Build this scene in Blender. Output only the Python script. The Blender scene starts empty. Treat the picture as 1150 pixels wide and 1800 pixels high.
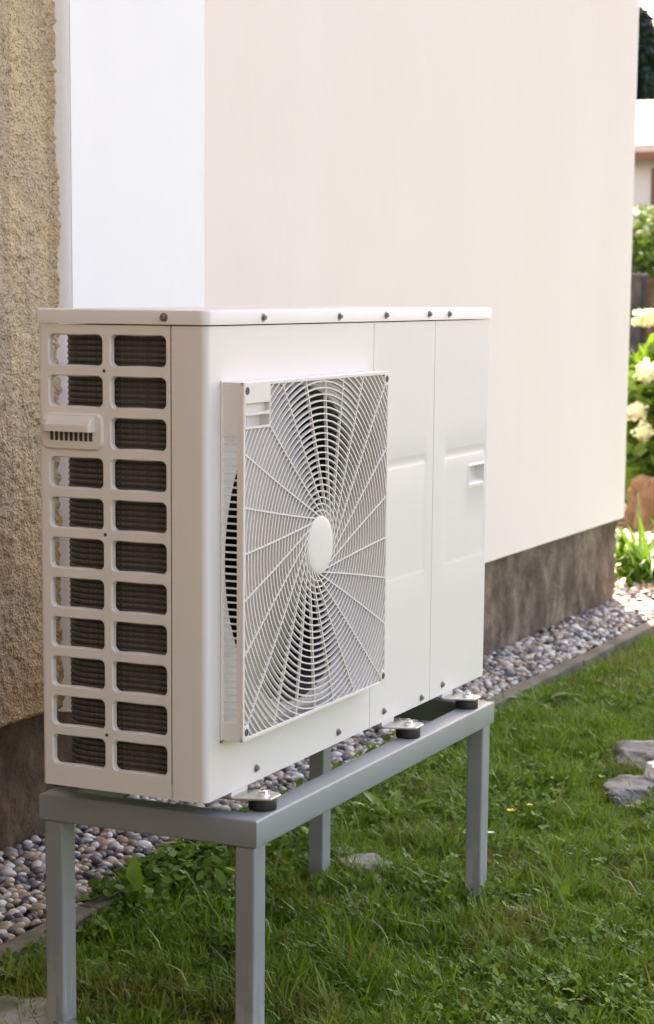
import bpy, bmesh, math, random
import numpy as np
from mathutils import Matrix, Vector
R = math.radians
rng = np.random.default_rng(7)
random.seed(7)
ZO = 0.44                       # unit-based coordinates have the lawn soil at -0.44; the world has it at 0
sc = bpy.context.scene
COL = sc.collection

# ---------------------------------------------------------------- camera
CAM = np.array([-2.6157, -1.4128, 0.7603])
yaw, pit, rol = 0.4449, 0.1467, 0.0072
fw = np.array([math.cos(yaw)*math.cos(pit), math.sin(yaw)*math.cos(pit), -math.sin(pit)])
rt = np.cross(fw, [0, 0, 1]); rt /= np.linalg.norm(rt)
up = np.cross(rt, fw)
r2 = rt*math.cos(rol)+up*math.sin(rol); u2 = -rt*math.sin(rol)+up*math.cos(rol)
cd = bpy.data.cameras.new('camera'); cam = bpy.data.objects.new('camera', cd); COL.objects.link(cam)
m = Matrix.Identity(4)
for i in range(3):
    m[i][0] = r2[i]; m[i][1] = u2[i]; m[i][2] = -fw[i]; m[i][3] = CAM[i] + (ZO if i == 2 else 0)
cam.matrix_world = m
cd.sensor_fit = 'VERTICAL'; cd.sensor_height = 36.0; cd.lens = 3566.25*36/1800
cd.shift_x = (575-540.95)/1800; cd.shift_y = (1042.41-900)/1800
cd.clip_start = 0.05; cd.clip_end = 2000
cd.dof.use_dof = True; cd.dof.focus_distance = 3.45; cd.dof.aperture_fstop = 9.0
sc.camera = cam

# ---------------------------------------------------------------- sky, sun, exposure
SUN_EL = 40.0
sd = np.array([0.905, 0.425])                  # horizontal direction towards the sun (behind the house, right)
w = bpy.data.worlds.new('World'); sc.world = w; w.use_nodes = True
nt = w.node_tree; nt.nodes.clear()
sky = nt.nodes.new('ShaderNodeTexSky'); sky.sky_type = 'NISHITA'; sky.sun_disc = False
sky.sun_elevation = R(SUN_EL); sky.sun_rotation = math.atan2(sd[0], sd[1])
sky.air_density = 1.0; sky.dust_density = 2.5; sky.ozone_density = 1.0
bg = nt.nodes.new('ShaderNodeBackground'); bg.inputs['Strength'].default_value = 0.14
wo = nt.nodes.new('ShaderNodeOutputWorld')
nt.links.new(sky.outputs[0], bg.inputs['Color']); nt.links.new(bg.outputs[0], wo.inputs['Surface'])
sl = bpy.data.lights.new('sun', 'SUN'); sl.energy = 5.0; sl.angle = R(0.5); sl.color = (1.0, 0.94, 0.85)
so = bpy.data.objects.new('sun', sl); COL.objects.link(so)
so.rotation_euler = Vector((-sd[0]*math.cos(R(SUN_EL)), -sd[1]*math.cos(R(SUN_EL)), -math.sin(R(SUN_EL)))).to_track_quat('-Z', 'Y').to_euler()
so.location = (6, 6, 9)
vs = sc.view_settings
vs.view_transform = 'Standard'; vs.look = 'None'; vs.gamma = 1.0; vs.use_curve_mapping = False
vs.exposure = 2.36
vs.use_white_balance = True; vs.white_balance_temperature = 8300; vs.white_balance_tint = 21.5
sc.cycles.max_bounces = 10; sc.cycles.diffuse_bounces = 5; sc.cycles.use_denoising = True

# ---------------------------------------------------------------- material helpers
def new_mat(name, col, rough=0.5, metal=0.0, spec=0.5):
    M = bpy.data.materials.new(name); M.use_nodes = True
    b = M.node_tree.nodes['Principled BSDF']
    b.inputs['Base Color'].default_value = (*col, 1); b.inputs['Roughness'].default_value = rough
    b.inputs['Metallic'].default_value = metal; b.inputs['Specular IOR Level'].default_value = spec
    return M
def N(M, t, **kw):
    n = M.node_tree.nodes.new(t)
    for k, v in kw.items():
        if k.startswith('i_'): n.inputs[k[2:].replace('_', ' ')].default_value = v
        else: setattr(n, k, v)
    return n
def L(M, a, b): M.node_tree.links.new(a, b)
def bsdf(M): return M.node_tree.nodes['Principled BSDF']
def coords(M, scale=(1, 1, 1), which='Object'):
    tc = N(M, 'ShaderNodeTexCoord'); mp = N(M, 'ShaderNodeMapping'); mp.inputs['Scale'].default_value = scale
    L(M, tc.outputs[which], mp.inputs['Vector']); return mp.outputs[0]
def noise(M, vec, scale, detail=4, rough=0.55):
    n = N(M, 'ShaderNodeTexNoise', i_Scale=scale, i_Detail=detail, i_Roughness=rough)
    L(M, vec, n.inputs['Vector']); return n.outputs['Fac']
def ramp(M, fac, stops, interp='LINEAR'):
    r = N(M, 'ShaderNodeValToRGB'); cr = r.color_ramp; cr.interpolation = interp
    while len(cr.elements) < len(stops): cr.elements.new(0.5)
    for e, (p, c) in zip(cr.elements, stops):
        e.position = p; e.color = (*c, 1) if len(c) == 3 else c
    L(M, fac, r.inputs['Fac']); return r.outputs['Color']
def mixc(M, fac, a, b, mode='MIX'):
    n = N(M, 'ShaderNodeMix', data_type='RGBA', blend_type=mode)
    if isinstance(fac, float): n.inputs[0].default_value = fac
    else: L(M, fac, n.inputs[0])
    for s, v in ((6, a), (7, b)):
        if isinstance(v, tuple): n.inputs[s].default_value = (*v, 1)
        else: L(M, v, n.inputs[s])
    return n.outputs[2]
def bump(M, h, strength, dist, normal=None):
    b = N(M, 'ShaderNodeBump', i_Strength=strength, i_Distance=dist)
    L(M, h, b.inputs['Height'])
    if normal is not None: L(M, normal, b.inputs['Normal'])
    L(M, b.outputs[0], bsdf(M).inputs['Normal']); return b.outputs[0]
def addm(M, a, b, op='ADD'):
    n = N(M, 'ShaderNodeMath', operation=op)
    for i, v in enumerate((a, b)):
        if isinstance(v, (int, float)): n.inputs[i].default_value = v
        else: L(M, v, n.inputs[i])
    return n.outputs[0]

# painted sheet steel of the unit: off white, a little dirt
def paint(name, col, rough, dirt=0.5):
    M = new_mat(name, col, rough)
    v = coords(M)
    big = noise(M, v, 3.0, 5)
    fine = noise(M, v, 60.0, 4)
    spots = noise(M, v, 240.0, 2)
    k = ramp(M, big, [(0.35, (0, 0, 0)), (0.75, (1, 1, 1))])
    k2 = ramp(M, spots, [(0.70, (0, 0, 0)), (0.78, (1, 1, 1))])
    c = mixc(M, addm(M, k, 0.10*dirt, 'MULTIPLY'), col, (col[0]*0.88, col[1]*0.84, col[2]*0.76))
    c = mixc(M, addm(M, k2, 0.10*dirt, 'MULTIPLY'), c, (col[0]*0.6, col[1]*0.55, col[2]*0.45))
    L(M, c, bsdf(M).inputs['Base Color'])
    rr = ramp(M, fine, [(0.3, (rough-0.05,)*3), (0.7, (rough+0.08,)*3)])
    L(M, rr, bsdf(M).inputs['Roughness'])
    bump(M, noise(M, v, 5.0, 2), 0.06, 0.01)
    return M
M_unit = paint('unit_paint', (0.71, 0.69, 0.662), 0.46)
M_lid = paint('lid_paint', (0.71, 0.69, 0.662), 0.46)
M_plastic = paint('grille_plastic', (0.71, 0.69, 0.658), 0.5, 0.8)
M_slat = new_mat('louvre_plastic', (0.68, 0.66, 0.63), 0.45)
M_black = new_mat('fan_black', (0.005, 0.005, 0.005), 0.7, 0, 0.08)
M_dark = new_mat('inner_dark', (0.006, 0.006, 0.006), 0.8, 0, 0.1)
M_bell = new_mat('bellmouth_plastic', (0.07, 0.068, 0.065), 0.7, 0, 0.15)
M_rubber = new_mat('rubber', (0.012, 0.012, 0.013), 0.55)
M_screw = new_mat('screw_steel', (0.26, 0.25, 0.25), 0.42, 0.85)
M_hole = new_mat('screw_hole_shadow', (0.05, 0.045, 0.04), 0.8)
M_brk = new_mat('zinc_plate', (0.62, 0.60, 0.56), 0.34, 0.9)
M_bolt = new_mat('bolt_zinc', (0.8, 0.8, 0.8), 0.22, 1.0)

M_coil = new_mat('coil_rows', (0.085, 0.078, 0.07), 0.45, 0.3)
v = coords(M_coil, (400, 400, 40)); L(M_coil, ramp(M_coil, noise(M_coil, v, 1.0, 2), [(0.3, (0.055, 0.05, 0.044)), (0.7, (0.14, 0.13, 0.115))]), bsdf(M_coil).inputs['Base Color'])
M_core = new_mat('coil_core', (0.022, 0.02, 0.018), 0.6)

# grey painted stand with chips
def stand_mat():
    M = new_mat('stand_grey_paint', (0.245, 0.268, 0.28), 0.45)
    v = coords(M); n1 = noise(M, v, 9.0, 6); n2 = noise(M, coords(M, (60, 60, 7)), 1.0, 4)
    geo = N(M, 'ShaderNodeNewGeometry'); sep = N(M, 'ShaderNodeSeparateXYZ'); L(M, geo.outputs['Position'], sep.inputs[0])
    low = N(M, 'ShaderNodeMapRange'); low.inputs[1].default_value = 0.20; low.inputs[2].default_value = 0.0
    L(M, sep.outputs[2], low.inputs[0])
    c = mixc(M, addm(M, ramp(M, n1, [(0.4, (0, 0, 0)), (0.75, (1, 1, 1))]), 0.35, 'MULTIPLY'), (0.245, 0.268, 0.280), (0.185, 0.20, 0.207))
    wear = addm(M, ramp(M, addm(M, addm(M, n1, n2), 0.96, 'MULTIPLY'), [(0.96, (0, 0, 0)), (1.0, (1, 1, 1))]), low.outputs[0], 'MULTIPLY')
    c = mixc(M, addm(M, wear, 0.75, 'MULTIPLY'), c, (0.40, 0.385, 0.36))
    L(M, c, bsdf(M).inputs['Base Color']); bump(M, n2, 0.08, 0.004)
    return M
M_stand = stand_mat()

# smooth peach facade render
def facade_mat(name, a, b_, gr=0.35):
    M = new_mat(name, a, 0.85, 0, 0.25)
    v = coords(M); big = noise(M, v, 1.6, 5); st = noise(M, coords(M, (2.2, 2.2, 0.7)), 1.0, 5); g = noise(M, v, 420.0, 3)
    sp = noise(M, v, 38.0, 2)
    c = mixc(M, ramp(M, addm(M, big, st, 'MULTIPLY'), [(0.12, (0, 0, 0)), (0.42, (1, 1, 1))]), a, b_)
    c = mixc(M, addm(M, ramp(M, sp, [(0.775, (0, 0, 0)), (0.80, (1, 1, 1))]), 0.25, 'MULTIPLY'), c, (a[0]*0.7, a[1]*0.65, a[2]*0.6))
    L(M, c, bsdf(M).inputs['Base Color'])
    nn = bump(M, addm(M, noise(M, coords(M, (1.6, 1.6, 0.7)), 2.0, 3), addm(M, noise(M, coords(M, (1, 1, 1)), 14.0, 3), 0.10, 'MULTIPLY')), 0.22, 0.03)
    bump(M, g, gr*0.8, 0.0014, nn)
    return M
M_peach = facade_mat('peach_render', (0.85, 0.76, 0.693), (0.83, 0.73, 0.655))
M_white = facade_mat('white_render', (0.88, 0.88, 0.87), (0.86, 0.86, 0.85), 0.2)
M_edge = facade_mat('insulation_edge', (0.88, 0.88, 0.88), (0.82, 0.81, 0.79), 1.0)

# old rough stucco
def stucco_mat():
    M = new_mat('old_stucco', (0.4, 0.3, 0.2), 0.95, 0, 0.2)
    v = coords(M); g1 = noise(M, v, 140.0, 5, 0.7); g2 = noise(M, v, 45.0, 4, 0.6)
    vo = N(M, 'ShaderNodeTexVoronoi', i_Scale=170.0); L(M, v, vo.inputs['Vector'])
    band = noise(M, coords(M, (11, 11, 0.35)), 1.0, 3)
    blot = noise(M, v, 4.0, 5)
    base = ramp(M, band, [(0.36, (0.68, 0.52, 0.34)), (0.46, (0.76, 0.57, 0.35)), (0.54, (0.55, 0.41, 0.265)), (0.64, (0.74, 0.62, 0.46))])
    c = mixc(M, ramp(M, blot, [(0.45, (0, 0, 0)), (0.68, (0.8, 0.8, 0.8))]), base, (0.48, 0.385, 0.28))
    c = mixc(M, ramp(M, g1, [(0.32, (0.9, 0.9, 0.9)), (0.47, (0, 0, 0))]), c, (0.17, 0.12, 0.07))
    c = mixc(M, ramp(M, g1, [(0.60, (0, 0, 0)), (0.75, (0.5, 0.5, 0.5))]), c, (0.64, 0.57, 0.46))
    # rustier and darker towards the foot
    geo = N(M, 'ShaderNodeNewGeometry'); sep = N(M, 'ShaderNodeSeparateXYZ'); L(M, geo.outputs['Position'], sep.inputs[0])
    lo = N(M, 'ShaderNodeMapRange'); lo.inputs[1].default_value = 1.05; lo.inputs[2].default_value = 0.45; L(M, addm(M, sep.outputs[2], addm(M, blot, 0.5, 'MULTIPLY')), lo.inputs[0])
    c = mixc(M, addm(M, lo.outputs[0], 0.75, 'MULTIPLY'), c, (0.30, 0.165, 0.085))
    L(M, c, bsdf(M).inputs['Base Color'])
    bump(M, addm(M, addm(M, g1, g2), vo.outputs['Distance']), 0.9, 0.006)
    return M
M_stucco = stucco_mat()

def plinth_mat(name, a, b_, c_):
    M = new_mat(name, a, 0.95, 0, 0.2)
    v = coords(M); st = noise(M, coords(M, (8, 8, 5.0)), 1.0, 7, 0.72); g = noise(M, v, 70.0, 5, 0.7); bl = noise(M, v, 6.0, 5)
    c = ramp(M, st, [(0.36, b_), (0.5, a), (0.66, c_)])
    c = mixc(M, ramp(M, g, [(0.28, (0.7, 0.7, 0.7)), (0.45, (0, 0, 0))]), c, tuple(x*0.45 for x in a))
    c = mixc(M, ramp(M, bl, [(0.46, (0, 0, 0)), (0.64, (0.8, 0.8, 0.8))]), c, tuple(x*0.6 for x in a))
    L(M, c, bsdf(M).inputs['Base Color']); bump(M, addm(M, addm(M, g, st), bl), 0.8, 0.012)
    return M
M_plinth = plinth_mat('plinth_render', (0.20, 0.145, 0.108), (0.085, 0.06, 0.045), (0.34, 0.275, 0.21))
M_brownwall = plinth_mat('brown_wall_render', (0.22, 0.145, 0.09), (0.17, 0.11, 0.07), (0.26, 0.18, 0.12))
M_oldplinth = plinth_mat('old_plinth_render', (0.115, 0.075, 0.05), (0.07, 0.045, 0.032), (0.17, 0.12, 0.085))

def concrete_mat(name, a, b_, sc_=1.0):
    M = new_mat(name, a, 0.92, 0, 0.25)
    v = coords(M); g = noise(M, v, 90.0*sc_, 5, 0.7); bl = noise(M, v, 7.0*sc_, 5)
    c = mixc(M, ramp(M, bl, [(0.4, (0, 0, 0)), (0.65, (1, 1, 1))]), a, b_)
    c = mixc(M, ramp(M, g, [(0.3, (0.7, 0.7, 0.7)), (0.45, (0, 0, 0))]), c, tuple(x*0.4 for x in a))
    L(M, c, bsdf(M).inputs['Base Color']); bump(M, addm(M, g, bl), 0.7, 0.006)
    return M
M_kerb = concrete_mat('kerb_concrete', (0.185, 0.165, 0.13), (0.085, 0.085, 0.05))
M_stone = concrete_mat('field_stone', (0.30, 0.295, 0.29), (0.10, 0.10, 0.075), 2.2)
M_pale = concrete_mat('sun_patch_stone', (0.80, 0.80, 0.79), (0.68, 0.67, 0.64))  # white tone imitates a patch of sun on the lawn stones
M_lump = concrete_mat('mortar_lump', (0.34, 0.345, 0.31), (0.13, 0.15, 0.09), 2.0)
M_rock = concrete_mat('brown_rock', (0.10, 0.062, 0.036), (0.20, 0.145, 0.095), 0.35)

def pebble_mat():
    M = new_mat('pebble', (0.4, 0.35, 0.3), 0.55, 0, 0.4)
    oi = N(M, 'ShaderNodeObjectInfo'); ge = N(M, 'ShaderNodeNewGeometry')
    f = addm(M, addm(M, oi.outputs['Random'], ge.outputs['Random Per Island']), 1.0, 'MODULO') if False else None
    s = addm(M, oi.outputs['Random'], ge.outputs['Random Per Island']); f = N(M, 'ShaderNodeMath', operation='FRACT'); L(M, s, f.inputs[0]); f = f.outputs[0]
    c = ramp(M, f, [(0.0, (0.055, 0.06, 0.075)), (0.15, (0.12, 0.125, 0.145)), (0.28, (0.23, 0.22, 0.215)), (0.40, (0.40, 0.34, 0.27)), (0.50, (0.32, 0.21, 0.14)), (0.56, (0.52, 0.51, 0.49)), (0.70, (0.46, 0.39, 0.30)), (0.80, (0.70, 0.69, 0.67)), (0.88, (0.33, 0.24, 0.18)), (0.95, (0.56, 0.47, 0.34))], 'CONSTANT')
    v = coords(M); n1 = noise(M, v, 60.0, 5); n2 = noise(M, v, 300.0, 3)
    c = mixc(M, addm(M, ramp(M, n1, [(0.40, (0, 0, 0)), (0.62, (1, 1, 1))]), 0.22, 'MULTIPLY'), c, (0.17, 0.15, 0.125))
    L(M, c, bsdf(M).inputs['Base Color']); bump(M, n2, 0.15, 0.002)
    return M
M_peb = pebble_mat()

def soil_mat(name, stops):
    M = new_mat(name, stops[0][1], 0.95, 0, 0.1)
    v = coords(M); g = noise(M, v, 35.0, 6, 0.7)
    L(M, ramp(M, g, stops), bsdf(M).inputs['Base Color']); bump(M, g, 0.8, 0.02); return M
M_soil = soil_mat('soil', [(0.3, (0.030, 0.024, 0.014)), (0.55, (0.06, 0.055, 0.025)), (0.75, (0.09, 0.075, 0.045))])
M_bed = soil_mat('gravel_bed_soil', [(0.3, (0.05, 0.042, 0.034)), (0.7, (0.12, 0.10, 0.08))])

def leaf_mat(name, lo, hi, dry, trans=0.35, rough=0.45, attr=None):
    """leafy stuff: random tint per blade (mesh island); 'dry' mixes in through a point attribute"""
    M = new_mat(name, lo, rough, 0, 0.35); nt_ = M.node_tree
    ge = N(M, 'ShaderNodeNewGeometry')
    c = ramp(M, ge.outputs['Random Per Island'], [(0.0, lo), (0.6, tuple((a+b)/2 for a, b in zip(lo, hi))), (1.0, hi)])
    if attr:
        at = N(M, 'ShaderNodeAttribute', attribute_name=attr)
        c = mixc(M, at.outputs['Fac'], c, dry)
    v = coords(M); n1 = noise(M, v, 25.0, 3)
    c = mixc(M, addm(M, n1, 0.35, 'MULTIPLY'), c, tuple(x*0.55 for x in lo))
    L(M, c, bsdf(M).inputs['Base Color'])
    tr = N(M, 'ShaderNodeBsdfTranslucent'); mx = N(M, 'ShaderNodeMixShader'); mx.inputs[0].default_value = trans
    L(M, mixc(M, 0.35, c, (hi[0]*1.3, hi[1]*1.3, hi[2]*0.6)), tr.inputs['Color'])
    L(M, bsdf(M).outputs[0], mx.inputs[1]); L(M, tr.outputs[0], mx.inputs[2])
    L(M, mx.outputs[0], nt_.nodes['Material Output'].inputs['Surface'])
    return M
M_grass = leaf_mat('grass_blades', (0.045, 0.135, 0.008), (0.25, 0.41, 0.034), (0.27, 0.195, 0.08), 0.28, attr='dry')
M_clover = leaf_mat('clover_leaves', (0.035, 0.115, 0.010), (0.18, 0.32, 0.03), (0.2, 0.2, 0.08), 0.3, 0.6)
M_weed = leaf_mat('weed_leaf', (0.07, 0.16, 0.025), (0.10, 0.21, 0.035), (0.2, 0.2, 0.08))
M_lime = leaf_mat('lime_leaf', (0.13, 0.24, 0.03), (0.19, 0.30, 0.04), (0.2, 0.2, 0.08))
M_lily = leaf_mat('strap_leaf', (0.035, 0.11, 0.012), (0.10, 0.22, 0.022), (0.2, 0.2, 0.08), 0.35)
M_hyd = leaf_mat('hydrangea_leaf', (0.05, 0.13, 0.02), (0.14, 0.26, 0.035), (0.2, 0.2, 0.08))
M_flower = leaf_mat('hydrangea_petal', (0.52, 0.60, 0.38), (0.78, 0.80, 0.68), (0.6, 0.6, 0.4), 0.3)
M_shrub = leaf_mat('shrub_leaf', (0.04, 0.10, 0.022), (0.11, 0.20, 0.04), (0.2, 0.2, 0.1))
M_conif = leaf_mat('conifer_needle', (0.012, 0.032, 0.022), (0.025, 0.055, 0.035), (0.1, 0.1, 0.05), 0.1)
M_bark = concrete_mat('bark', (0.10, 0.075, 0.05), (0.06, 0.045, 0.03))
M_yellow = new_mat('yellow_petal', (0.85, 0.50, 0.02), 0.5)
M_wpetal = new_mat('white_petal', (0.75, 0.72, 0.72), 0.5)
M_rtile = concrete_mat('pale_roof_tiles', (0.62, 0.56, 0.52), (0.52, 0.46, 0.42), 0.3)
M_fascia = new_mat('brown_fascia', (0.20, 0.075, 0.03), 0.6)
M_nwall = facade_mat('neighbour_wall', (0.62, 0.63, 0.66), (0.58, 0.59, 0.61))
M_glass = new_mat('dark_window_glass', (0.04, 0.045, 0.05), 0.08)
M_frame = new_mat('window_frame_brown', (0.12, 0.06, 0.03), 0.5)
M_gwall = concrete_mat('dark_garden_wall', (0.075, 0.08, 0.078), (0.035, 0.038, 0.037))

# ---------------------------------------------------------------- object helpers
BASE = {}
def root(name, loc, label=None, cat=None, group=None):
    o = bpy.data.objects.new(name, None); COL.objects.link(o); o.empty_display_size = 0.1
    o.location = (loc[0], loc[1], loc[2]+ZO); BASE[o.name] = np.array(loc, float)
    if label: tag(o, label, cat, group)
    return o
def tag(o, label, cat, group=None):
    o['label'] = label; o['category'] = cat
    if group: o['group'] = group
    return o
def org(parent):
    p = parent
    while p.parent: p = p.parent
    return BASE[p.name]
def me_from(name, V, F, smooth=False):
    me = bpy.data.meshes.new(name)
    me.from_pydata([tuple(map(float, x)) for x in V], [], F); me.update()
    if smooth: me.polygons.foreach_set('use_smooth', [True]*len(me.polygons))
    return me
def link(name, me, mat, parent=None, loc=(0, 0, 0), kind=None):
    o = bpy.data.objects.new(name, me); COL.objects.link(o)
    if mat and not me.materials: me.materials.append(mat)
    o.location = loc
    if parent: o.parent = parent
    if kind: o['kind'] = kind
    return o
def obj(name, V, F, mat, parent=None, smooth=False, kind=None, base=None):
    """V in unit coordinates"""
    V = np.asarray(V, float)
    if parent is not None: return link(name, me_from(name, V-org(parent), F, smooth), mat, parent, kind=kind)
    b = np.array(base if base is not None else (0, 0, 0), float)
    o = link(name, me_from(name, V-b, F, smooth), mat, None, (b[0], b[1], b[2]+ZO), kind)
    BASE[o.name] = b
    return o
def inst(name, me, mat, parent, pos):
    return link(name, me, mat, parent, tuple(np.asarray(pos)-org(parent)))
BOXF = [(0, 3, 2, 1), (4, 5, 6, 7), (0, 1, 5, 4), (1, 2, 6, 5), (2, 3, 7, 6), (3, 0, 4, 7)]
def boxv(lo, hi):
    x0, y0, z0 = lo; x1, y1, z1 = hi
    return [(x0, y0, z0), (x1, y0, z0), (x1, y1, z0), (x0, y1, z0), (x0, y0, z1), (x1, y0, z1), (x1, y1, z1), (x0, y1, z1)]
class MB:
    def __init__(s): s.V = []; s.F = []
    def add(s, V, F):
        n = len(s.V); s.V += [tuple(v) for v in V]; s.F += [tuple(i+n for i in f) for f in F]; return s
    def box(s, lo, hi): return s.add(boxv(lo, hi), BOXF)
    def obj(s, name, mat, parent=None, smooth=False, **k): return obj(name, s.V, s.F, mat, parent, smooth, **k)
def bev_me(name, V, F, bw, seg=2):
    bm = bmesh.new()
    vs_ = [bm.verts.new(v) for v in V]
    for f in F: bm.faces.new([vs_[i] for i in f])
    bmesh.ops.recalc_face_normals(bm, faces=bm.faces)
    bmesh.ops.bevel(bm, geom=list(bm.edges), offset=bw, segments=seg, affect='EDGES', profile=0.5)
    me = bpy.data.meshes.new(name); bm.to_mesh(me); bm.free()
    return me
def bbox(name, lo, hi, mat, parent=None, bw=0.002, seg=2, base=None, kind=None):
    b = org(parent) if parent is not None else np.array(base if base is not None else [(lo[0]+hi[0])/2, (lo[1]+hi[1])/2, lo[2]], float)
    V = np.array(boxv(lo, hi))-b
    me = bev_me(name, V, BOXF, bw, seg)
    o = link(name, me, mat, parent, (0, 0, 0) if parent is not None else (b[0], b[1], b[2]+ZO), kind)
    if parent is None: BASE[o.name] = b
    return o
def lathe(prof, n=48, axis='y', c=(0, 0, 0), closed=False):
    """prof: (r, t) along axis"""
    V = []; F = []
    for r, t in prof:
        for k in range(n):
            a = 2*math.pi*k/n
            p = {'y': (r*math.cos(a), t, r*math.sin(a)), 'z': (r*math.cos(a), r*math.sin(a), t), 'x': (t, r*math.cos(a), r*math.sin(a))}[axis]
            V.append((p[0]+c[0], p[1]+c[1], p[2]+c[2]))
    for i in range(len(prof)-1):
        for k in range(n):
            F.append((i*n+k, i*n+(k+1) % n, (i+1)*n+(k+1) % n, (i+1)*n+k))
    if closed: F.append(tuple(range(n))); F.append(tuple(range((len(prof)-1)*n, len(prof)*n)))
    return V, F
def prism(poly, z0, z1):
    n = len(poly)
    V = [(x, y, z0) for x, y in poly]+[(x, y, z1) for x, y in poly]
    F = [tuple(range(n))[::-1], tuple(range(n, 2*n))]+[(i, (i+1) % n, n+(i+1) % n, n+i) for i in range(n)]
    return V, F
def rect_ray(c, ang, r):
    dx, dy = np.cos(ang), np.sin(ang)
    with np.errstate(divide='ignore'):
        tx = np.where(dx > 0, (r[1]-c[0])/dx, (r[0]-c[0])/dx); ty = np.where(dy > 0, (r[3]-c[1])/dy, (r[2]-c[1])/dy)
    return np.minimum(np.abs(tx), np.abs(ty))
def holed(rect, hc, hfun, n=40, extra=()):
    """flat ring of quads between a rectangle (u0,u1,v0,v1) and a hole; hfun(angles) -> radius. returns outer, inner (n,2)"""
    cor = [math.atan2(v-hc[1], u-hc[0]) for u in rect[:2] for v in rect[2:]]
    ang = np.array(sorted(list(np.linspace(-math.pi, math.pi, n, endpoint=False))+cor+list(extra)))
    ro = rect_ray(hc, ang, rect); ri = hfun(ang)
    d = np.stack([np.cos(ang), np.sin(ang)], 1)
    return np.array(hc)+d*ro[:, None], np.array(hc)+d*ri[:, None]
def rr_fun(hw, hh, rad):
    def f(ang):
        d = np.stack([np.cos(ang), np.sin(ang)], 1); lo = np.zeros(len(ang)); hi = np.full(len(ang), hw+hh)
        for _ in range(40):
            mi = (lo+hi)/2; q = np.abs(d*mi[:, None])-np.array([hw-rad, hh-rad])
            s = np.linalg.norm(np.maximum(q, 0), axis=1)+np.minimum(np.max(q, axis=1), 0)-rad
            lo = np.where(s < 0, mi, lo); hi = np.where(s < 0, hi, mi)
        return lo
    return f
def rr_ang(hw, hh, rad, n=7):
    return [math.atan2(sv*(hh-rad+rad*math.sin(t)), su*(hw-rad+rad*math.cos(t))) for su in (-1, 1) for sv in (-1, 1) for t in np.linspace(0, math.pi/2, n)]
def holed_mesh(mb, outer, inner, to3, lip, flip=False, lipc=0.0015):
    """front ring plus a rounded lip going inwards. to3(u,v,depth)"""
    n = len(outer); c = inner.mean(0)
    def shrink(k): return inner+(c-inner)/np.linalg.norm(c-inner, axis=1)[:, None]*k
    rings = [[to3(u, v, 0) for u, v in outer], [to3(u, v, 0) for u, v in inner], [to3(u, v, lipc) for u, v in shrink(lipc*0.8)], [to3(u, v, lip) for u, v in shrink(lipc)]]
    V = [p for r in rings for p in r]; F = []
    for i in range(3):
        for k in range(n):
            f = (i*n+k, i*n+(k+1) % n, (i+1)*n+(k+1) % n, (i+1)*n+k)
            F.append(f[::-1] if flip else f)
    mb.add(V, F)

# ================================================================ SETTING
Y_W, X_E, Z_W = 0.868, 5.035, -0.098          # facade plane, its right end, its lower edge
# the ground: one sheet to the horizon
gx = np.array([-400, -8, 12, 400.]); gy = np.array([-400, -8, 0.585, 400.])
obj('ground', [(-400, -400, -0.446), (500, -400, -0.446), (500, 400, -0.446), (-400, 400, -0.446)], [(0, 1, 2, 3)], M_soil, kind='structure')
gravel = obj('gravel_strip', [(-3.5, 0.585, -0.432), (5.02, 0.585, -0.432), (5.02, 0.99, -0.432), (-3.5, 0.99, -0.432), (5.02, 2.6, -0.432), (7.4, 2.6, -0.432), (7.4, 0.585, -0.432)], [(0, 1, 2, 3), (1, 6, 5, 4, 2)], M_bed, kind='structure')
# concrete edging: one kerb stone after another
kerb = root('kerb', (-3.0, 0.585, -0.46)); kerb['kind'] = 'structure'
x = -3.4; kk = 0
while x < 7.2:
    dy = random.uniform(-0.004, 0.004); dz = random.uniform(-0.004, 0.004)
    bbox('kerb_stone', (x+0.003, 0.56+dy, -0.50), (x+0.997, 0.607+dy, -0.405+dz), M_kerb, kerb, 0.006, 2); x += 1.0

# ---------------------------------------------------------------- house
house = root('house', (1.0, 0.9, -0.44), 'house with smooth peach rendered wall, white vertical band and old rough stucco beside it', 'house')
H_TOP = 9.0
XS0, XS1 = 1.022, 1.599                        # the white band
obj('wall', *(lambda V: (V, BOXF))(boxv((XS1+0.001, Y_W, Z_W), (X_E, 7.5, H_TOP))), M_peach, house)
obj('white_band', *(lambda V: (V, BOXF))(boxv((XS0, Y_W, Z_W), (XS1, 1.2, H_TOP))), M_white, house)['label'] = 'smooth white vertical band at the end of the peach wall'
# roughly torn edge where insulation meets the stucco
E_ = MB(); zs = np.arange(-0.13, 2.2, 0.003); 
def vnoise1(t, s, seed):
    r_ = np.random.default_rng(seed).random(4000); i = np.floor(t/s).astype(int)+1000; f = t/s-np.floor(t/s); f = f*f*(3-2*f)
    return r_[i % 4000]*(1-f)+r_[(i+1) % 4000]*f
e1 = 0.007*(vnoise1(zs, 0.03, 3)-0.5)+0.012*(vnoise1(zs, 0.010, 4)-0.5)+0.012*(vnoise1(zs, 0.0045, 14)-0.5)
V = []; F = []
for i, z in enumerate(zs):
    V += [(XS0-0.0005, Y_W+0.0015, z), (XS0-0.0065, Y_W+0.0060, z), (XS0-0.012+0.05*e1[i], 0.884, z), (XS0-0.018+0.08*e1[i], 0.904, z)]
for i in range(len(zs)-1):
    for k in range(3): a = 4*i+k; F.append((a, a+1, a+5, a+4))
obj('insulation_edge', V, F, M_edge, house, True)['label'] = 'thin grey-white torn edge between stucco and white band'
def sstep(t, a, b): q = np.clip((t-a)/(b-a), 0, 1); return q*q*(3-2*q)
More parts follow.
